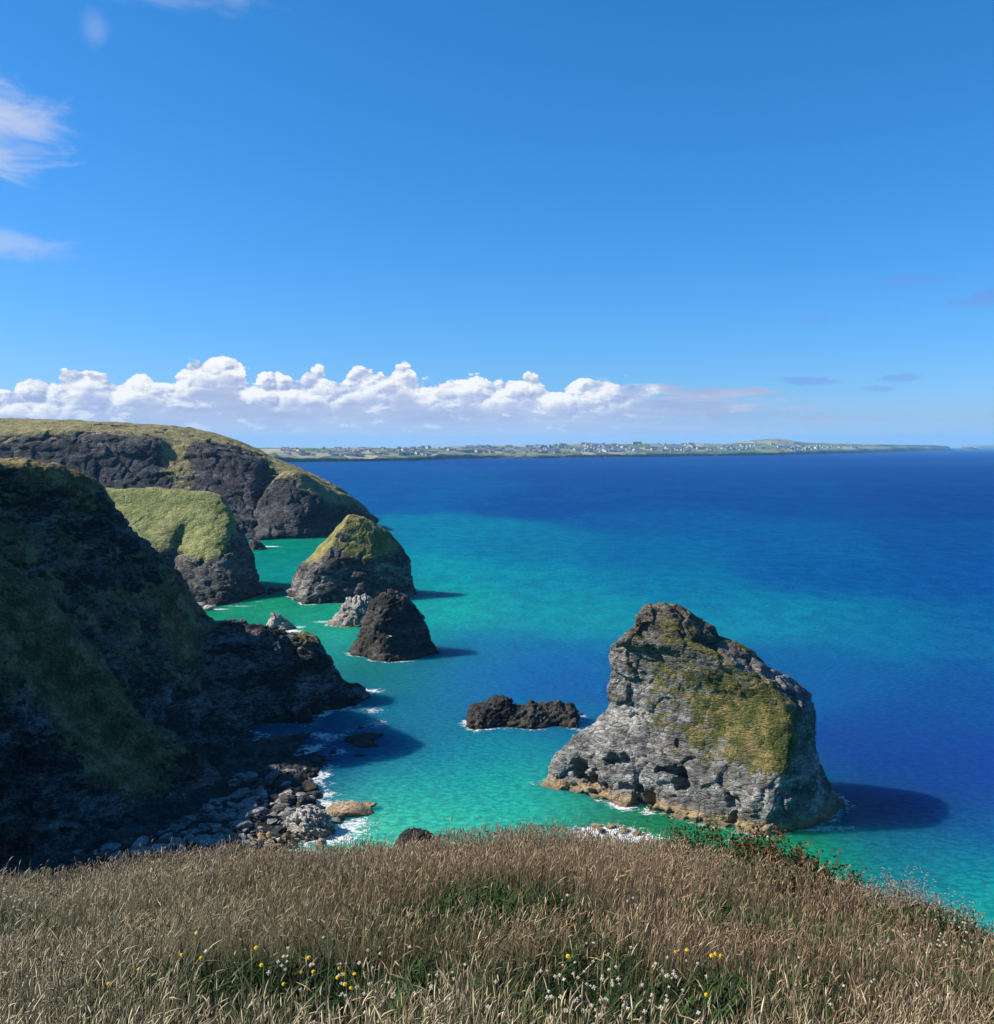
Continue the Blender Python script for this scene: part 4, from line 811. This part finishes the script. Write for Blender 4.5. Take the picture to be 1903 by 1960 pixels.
PAL = np.array([(.42, .30, .17), (.34, .21, .12), (.20, .12, .075), (.50, .40, .23), (.25, .21, .15), (.60, .50, .31)])
def grasscol(x, y):
    """dry grass colour by place: greyer straw at the left, russet in the middle, green hollows"""
    n_ = len(x); u = x / y
    i = rs.randint(0, len(PAL), n_); c = PAL[i] * rs.uniform(.7, 1.15, n_)[:, None]
    rust = np.clip(.55 + 1.6 * field(x, y, 3.0, 5) - np.clip(-u * 3 - .6, 0, 1) * .6, 0, 1)[:, None] * .6
    c = c * (1 - rust) + rust * np.array([.27, .155, .095]) * rs.uniform(.6, 1.2, n_)[:, None]
    gy_ = np.clip(-u * 2.5 - .35 + .8 * field(x, y, 2.5, 9), 0, 1)[:, None] * .6
    c = c * (1 - gy_) + gy_ * np.array([.38, .37, .25]) * rs.uniform(.7, 1.2, n_)[:, None]
    far = np.clip((y - 9) / 6, 0, 1)[:, None] * .5
    c = c * (1 - far) + far * np.array([.20, .155, .12]) * rs.uniform(.7, 1.3, n_)[:, None]
    g = np.clip(1.8 * field(x, y, 2.0, 21) + .05, 0, 1)[:, None] * .45
    c = c * (1 - g) + g * np.array([.15, .14, .065])
    nr_ = np.clip((5.2 - y) / 1.5 + .8 * field(x, y, 1.0, 4), 0, 1)[:, None] * .6         # pale straw along the near edge
    return c * (1 - nr_) + nr_ * np.array([.50, .43, .27]) * rs.uniform(.55, 1.2, n_)[:, None]
_hol = [(640, 1890, 1.1, .8), (500, 1870, .6, .5), (1130, 1905, .9, .8), (1330, 1905, .7, .6), (1210, 1945, .6, .4), (1860, 1900, .6, .8), (820, 1890, .6, .5), (1560, 1880, .4, .4), (900, 1730, .8, .6), (1560, 1780, 1.0, .7)]
def _gp(dx, dy):
    r = ray(dx, dy)
    for t in np.arange(2.0, 22, .05):
        if CAMZ + r[2] * t < float(ground(np.array([r[0] * t]), np.array([r[1] * t]))[0]) + .15: return r[0] * t, r[1] * t
_hw = [(*_gp(a, b), c, d) for a, b, c, d in _hol]
def hollow_at(x, y):
    h = np.zeros(len(x))
    for cx, cy, rx, ry in _hw: h = np.maximum(h, 1.25 * np.exp(-((x - cx) / rx) ** 2 - ((y - cy) / ry) ** 2))
    return np.clip(h + .6 * field(x, y, .5, 77) + np.clip(1.5 * field(x, y, 1.6, 33) - .3, 0, .6), 0, 1)
parts = []
# stems with seed heads
for (cnt, y0, y1, hs) in [(24000, 2.2, 6.5, 1.0), (44000, 6.5, 17.5, 1.0)]:
    x, y = scatter(cnt, y0, y1, 1.015); n_ = len(x); z = ground(x, y)
    hollow = hollow_at(x, y)
    keep = rs.rand(n_) > hollow * .93; x, y, z = x[keep], y[keep], z[keep]; n_ = len(x)
    tall = np.clip(.5 + 1.3 * field(x, y, 1.3, 3) + 1.6 * field(x, y, .35, 13), 0, 1.5)
    h = (.10 + .18 * rs.rand(n_) + .20 * tall) * np.clip(1.1 - .022 * y, .6, 1.1); h *= np.where(rs.rand(n_) < .05, 1.5, 1)
    col = grasscol(x, y); w = np.maximum(.0022, y * .00030) * rs.uniform(.8, 1.3, n_)
    wind = rs.vonmises(.2, .6, n_)
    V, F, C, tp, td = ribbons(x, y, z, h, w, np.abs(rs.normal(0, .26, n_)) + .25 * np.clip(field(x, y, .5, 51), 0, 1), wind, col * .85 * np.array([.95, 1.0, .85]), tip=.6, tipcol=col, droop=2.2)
    parts.append((V, F, C))
    sel = rs.rand(n_) < .8
    sc2 = rs.uniform(.8, 1.2, sel.sum())
    parts.append(heads(tp[sel], td[sel], (.035 + .06 * rs.rand(sel.sum())) * sc2, np.maximum(.0034, y[sel] * .00046) * sc2, col[sel] * rs.uniform(.75, 1.7, sel.sum())[:, None], bend=.7))
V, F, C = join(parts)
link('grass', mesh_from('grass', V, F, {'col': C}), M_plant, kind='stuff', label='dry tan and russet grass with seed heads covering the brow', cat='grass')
# leafy blades underneath
parts = []
for (cnt, y0, y1) in [(34000, 2.2, 6.5), (56000, 6.5, 17.5)]:
    x, y = scatter(cnt, y0, y1, 1.01); n_ = len(x); z = ground(x, y) - .02
    hl = hollow_at(x, y); g = np.clip(.42 + .6 * hl + np.clip((x / y - .25) * 1.0, -.05, .35) - .015 * y, 0.05, 1)[:, None]
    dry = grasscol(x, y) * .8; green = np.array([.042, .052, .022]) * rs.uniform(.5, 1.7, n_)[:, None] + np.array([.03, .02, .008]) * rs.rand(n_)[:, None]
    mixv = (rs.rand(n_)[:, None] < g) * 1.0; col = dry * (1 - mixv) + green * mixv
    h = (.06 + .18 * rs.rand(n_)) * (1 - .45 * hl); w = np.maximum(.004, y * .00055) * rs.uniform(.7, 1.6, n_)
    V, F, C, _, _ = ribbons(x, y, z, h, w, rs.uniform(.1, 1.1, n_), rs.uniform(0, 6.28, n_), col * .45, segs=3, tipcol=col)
    parts.append((V, F, C))
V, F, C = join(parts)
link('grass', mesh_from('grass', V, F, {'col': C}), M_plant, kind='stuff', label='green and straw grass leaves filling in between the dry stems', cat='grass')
# broad low herb leaves in the green hollows
x, y = scatter(40000, 2.4, 12, 1.0); k = hollow_at(x, y) > .22; x, y = x[k], y[k]; n_ = len(x)
V, F, C, _, _ = ribbons(x, y, ground(x, y), .05 + .2 * rs.rand(n_), .012 + .016 * rs.rand(n_), rs.uniform(.4, 1.4, n_), rs.uniform(0, 6.28, n_), np.array([.028, .055, .014]) * rs.uniform(.5, 1.9, n_)[:, None], segs=3, tip=.3)
link('herbs', mesh_from('herbs', V, F, {'col': C}), M_plant, kind='stuff', label='dark green low herbs showing in the hollows of the dry grass', cat='herbs')

# ---- flowers: a stem and a head each
def surf(dx, dy, up=.3):
    """where the view ray meets the grass tops"""
    r = ray(dx, dy)
    for t in np.arange(2.0, 20, .04):
        x, y, z = r[0] * t, r[1] * t, CAMZ + r[2] * t
        if z < float(ground(np.array([x]), np.array([y]))[0]) + up: return x, y, z
    return None
def disc_head(kind, seed):
    rr = np.random.RandomState(seed); V, F, C, b = [], [], [], 0
    def fan(cx, cy, cz, rad, k, col, dome):
        nonlocal b
        V.append((cx, cy, cz + dome)); C.append(col)
        for i in range(k):
            a = 6.283 * i / k; q = rad * (1 if i % 2 == 0 else .72); V.append((cx + q * math.cos(a), cy + q * math.sin(a), cz)); C.append(tuple(c * .92 for c in col))
        for i in range(k): F.append((b, b + 1 + i, b + 1 + (i + 1) % k))
        b += k + 1
    if kind == 'yellow':
        fan(0, 0, 0, .017, 18, (.80, .60, .02), .004); fan(0, 0, .004, .010, 14, (.85, .50, .01), .004)
    else:
        for i in range(5):                             # a flat cluster of small domes
            a = 6.283 * i / 4; d = .0085 if i < 4 else 0; cx, cy = d * math.cos(a), d * math.sin(a); q0 = rr.uniform(.0055, .0075); col = (.66, .58, .47) if rr.rand() < .6 else (.50, .41, .34)
            for rad, z_ in ((q0, 0), (q0 * .8, .0035), (0.001, .0055)):
                for k in range(8): V.append((cx + rad * math.cos(.785 * k), cy + rad * math.sin(.785 * k), z_ + .001 * (i == 4))); C.append(col)
            for u_ in range(2):
                for k in range(8): F.append((b + u_ * 8 + k, b + u_ * 8 + (k + 1) % 8, b + u_ * 8 + 8 + (k + 1) % 8, b + u_ * 8 + 8 + k))
            b += 24
    me = bpy.data.meshes.new('flower_head'); me.from_pydata(V, [], F)
    a = me.attributes.new('col', 'FLOAT_COLOR', 'POINT'); a.data.foreach_set('color', np.array([(*c, 1) for c in C], np.float32).ravel())
    me.materials.append(M_plant); return me
def stem_mesh(L_):
    V = []; F = []
    for i, (x, z) in enumerate([(0.02, -L_), (.006, -L_ * .5), (0, 0)]):
        for j in range(3): V.append((x + .0016 * math.cos(2.1 * j), .0016 * math.sin(2.1 * j), z))
    for i in range(2):
        for j in range(3): F.append((i*3+j, i*3+(j+1) % 3, i*3+3+(j+1) % 3, i*3+3+j))
    me = bpy.data.meshes.new('stem'); me.from_pydata(V, [], F)
    a = me.attributes.new('col', 'FLOAT_COLOR', 'POINT'); a.data.foreach_set('color', np.array([(.09, .09, .04, 1)] * 9, np.float32).ravel())
    me.materials.append(M_plant); return me
YH = [disc_head('yellow', i) for i in range(2)]; WH = [disc_head('white', i) for i in range(4)]; ST = stem_mesh(.32)
def flower(kind, dx, dy, s_, label, group, up=.34):
    q = surf(dx, dy, up)
    if q is None: return
    o = bpy.data.objects.new(kind, None); SC.collection.objects.link(o); o.location = q; o['label'] = label; o['category'] = 'flower'; o['group'] = group
    o.empty_display_size = .02
    hd = rnd.choice(YH if kind == 'yellow_flower' else WH)
    a = link('flower_head', hd, None, o); b = link('stem', ST, None, o)
    a.scale = (s_,) * 3; a.rotation_euler = (rnd.uniform(.2, .9), rnd.uniform(-.5, .3), rnd.uniform(0, 6.28)) if False else (rnd.uniform(.2, .9), rnd.uniform(-.4, .4), 0)
    o.rotation_euler = (0, 0, rnd.uniform(-.3, .3))
for dx, dy, lab in [(376, 1786, 'yellow flower standing highest among the dry stalks at the left'), (348, 1828, None), (385, 1834, None), (500, 1847, None), (490, 1814, None), (591, 1833, None), (577, 1861, None), (600, 1860, None), (650, 1853, None), (657, 1865, None), (678, 1864, None), (646, 1871, None), (543, 1884, None), (660, 1884, None), (672, 1891, None), (208, 1883, None), (266, 1855, None), (1294, 1822, None), (1315, 1818, None), (1352, 1904, 'yellow flower alone at the bottom right among pale grass'), (1370, 1826, None), (1380, 1830, None), (1362, 1829, None), (1087, 1830, None)]:
    flower('yellow_flower', dx, dy, 0.68 if dy > 1840 else .78, lab or ('yellow flower in the loose cluster low at the centre left' if dx < 1000 else 'yellow flower in the small group right of centre'), 'yellow flowers in the grass')
wl = 'small off-white flower head among the many dotted through the grass'
for cx, cy, sx2, sy2, k in [(1120, 1870, 80, 45, 50), (1180, 1930, 110, 25, 40), (690, 1900, 90, 40, 40), (850, 1880, 50, 40, 25), (1780, 1800, 90, 25, 60), (1700, 1700, 40, 12, 14), (1300, 1870, 50, 40, 22), (60, 1870, 60, 60, 18), (560, 1830, 120, 20, 24), (30, 1725, 40, 10, 10), (1650, 1900, 120, 40, 25), (1250, 1720, 150, 25, 16), (1850, 1760, 50, 10, 24)]:
    for i in range(k // 2 + k // 4):
        flower('white_flower', rnd.gauss(cx, sx2 * .7), rnd.gauss(cy, sy2 * .7), rnd.uniform(.45, .85) * (1.0 if cy > 1850 else 1.1), wl, 'off-white flower heads in the grass')

# ---- bramble and dry shrubs on the brow
def shrub(name, cx_px, y_, wid, hgt, dep, leafc, nl, lsz, label, cat, stemc=(.06, .035, .02), seed=1, heads_=None, nb=80):
    r = np.random.RandomState(seed); x0 = (cx_px - 951.5) / FD * y_; root = bpy.data.objects.new(name, None); SC.collection.objects.link(root)
    z0 = float(ground(np.array([x0]), np.array([y_]))[0]); root.location = (x0, y_, z0); root['label'] = label; root['category'] = cat
    root.empty_display_size = .1
    bx = r.uniform(-wid, wid, nb); by = r.uniform(-dep, dep, nb); bz = ground(x0 + bx, y_ + by) - z0
    hh = hgt * (1 - .55 * (np.abs(bx) / wid) ** 2) * r.uniform(.55, 1.1, nb)
    st_ = rs.get_state()
    V, F, C, tp, td = ribbons(bx, by, bz, hh, np.full(nb, .008), r.uniform(.1, .8, nb), r.uniform(0, 6.28, nb), np.tile(stemc, (nb, 1)), segs=5, droop=1.8, tip=.5)
    link('twigs', mesh_from('twigs', V, F, {'col': C}), M_plant, root)
    P5 = V.reshape(nb, 6, 2, 3).mean(2)
    bi = r.randint(0, nb, nl); t = r.uniform(.25, 1, nl) * 5; i0 = np.minimum(t.astype(int), 4); ft = (t - i0)[:, None]
    c = P5[bi, i0] * (1 - ft) + P5[bi, i0 + 1] * ft + r.normal(size=(nl, 3)) * np.array([.05, .05, .04]) 
    if heads_ is None:
        a = r.normal(size=(nl, 3)); a /= np.linalg.norm(a, axis=1, keepdims=True); b = np.cross(a, r.normal(size=(nl, 3))); b /= np.linalg.norm(b, axis=1, keepdims=True)
        s_ = lsz * r.uniform(.6, 1.3, nl)[:, None]
        V = np.stack([c - a * s_, c + b * s_ * .55, c + a * s_, c - b * s_ * .55], 1).reshape(-1, 3); F = np.arange(nl * 4).reshape(-1, 4)
        lc = np.array(leafc)[r.randint(0, len(leafc), nl)] * r.uniform(.6, 1.4, nl)[:, None]
        link('leaves', mesh_from('leaves', V, F, {'col': np.repeat(lc, 4, 0)}), M_plant, root)
    else:
        c[:, 2] += .05
        lc = np.array(leafc)[r.randint(0, len(leafc), nl)] * r.uniform(.7, 1.2, nl)[:, None]
        V, F, C = heads(c, np.tile((0, 0, 1.0), (nl, 1)), np.full(nl, .012), lsz * r.uniform(.6, 1.2, nl), lc, sides=5, prof=((0, .3), (.4, 1), (1, .6)))
        link('flower_heads', mesh_from('flower_heads', V, F, {'col': C}), M_plant, root)
    return root
GREENS = [(.04, .085, .02), (.05, .10, .025), (.025, .05, .015), (.20, .07, .03), (.11, .06, .025)]
shrub('bramble_bush', 1375, 14.2, .8, .78, .5, GREENS[:3] + [(.14, .07, .03)], 4600, .030, 'green bramble tangle on the brow, left end of the bushes', 'bramble', seed=1)
shrub('bramble_bush', 1485, 13.7, .75, .84, .5, GREENS + [(.26, .08, .04)], 5200, .029, 'bramble with reddish leaves in the middle of the brow bushes', 'bramble', seed=2)
shrub('bramble_bush', 1600, 13.0, .65, .70, .45, GREENS[2:] + [(.03, .05, .015)], 4200, .028, 'dark low bramble sprawling at the right end of the brow bushes', 'bramble', seed=3)
shrub('bramble_bush', 1440, 11.6, .3, .5, .25, GREENS[:2], 1000, .02, 'small bright green leafy sprig in the grass below the bramble bushes', 'bramble', seed=8, nb=14)
shrub('bramble_bush', 1800, 10.2, .55, .42, .4, GREENS[:3], 3600, .018, 'dark green scrub low on the bank beside the dried umbels', 'bramble', seed=9)
shrub('bramble_bush', 1535, 11.6, .5, .42, .35, GREENS[1:], 2800, .018, 'reddish green scrub just below the bramble on the brow', 'bramble', seed=10)
shrub('bramble_bush', 1705, 11.9, .5, .5, .35, GREENS[1:], 2400, .022, 'dark reddish scrub between the brow brambles and the dried umbels', 'bramble', seed=12)
shrub('dry_shrub', 1765, 11.3, .42, .62, .3, [(.42, .38, .34), (.34, .28, .25)], 2200, .013, 'greyish clump of dried umbels on the brow at the right', 'shrub', seed=4, heads_=1, nb=90, stemc=(.16, .11, .08))
shrub('dry_shrub', 1870, 10.7, .42, .5, .3, [(.42, .38, .34), (.34, .28, .25)], 2000, .013, 'pale dried flower clump at the right edge of the brow', 'shrub', seed=5, heads_=1, nb=90, stemc=(.16, .11, .08))
shrub('dry_shrub', 1680, 12.0, .42, .42, .3, [(.45, .36, .32), (.30, .22, .18)], 1300, .014, 'low pinkish dried flower patch between bramble and dried umbels', 'shrub', seed=6, heads_=1, nb=80, stemc=(.12, .07, .05))

# ------------------------------------------------------------------ air
HZ = True
if HZ:
    zt = 320.0; me = bpy.data.meshes.new('haze')
    a, b, c_, d_ = -46000, 46000, -3100, 29200
    v = [(a, c_, -14), (b, c_, -14), (b, d_, -14), (a, d_, -14), (a, c_, zt), (b, c_, zt), (b, d_, zt), (a, d_, zt)]
    me.from_pydata(v, [], [(0, 3, 2, 1), (4, 5, 6, 7), (0, 1, 5, 4), (1, 2, 6, 5), (2, 3, 7, 6), (3, 0, 4, 7)])
    m = bpy.data.materials.new('air'); m.use_nodes = True; n = N(m.node_tree)
    pv = n.node('ShaderNodeVolumePrincipled'); pv.inputs['Color'].default_value = (.24, .60, 1.0, 1); pv.inputs['Density'].default_value = 3.4e-5
    pv.inputs['Anisotropy'].default_value = 0.0
    o_ = n.node('ShaderNodeOutputMaterial'); n.put(o_.inputs['Volume'], pv.outputs[0])
    link('haze', me, m, kind='stuff', label='pale blue sea air softening the far coast', cat='haze')
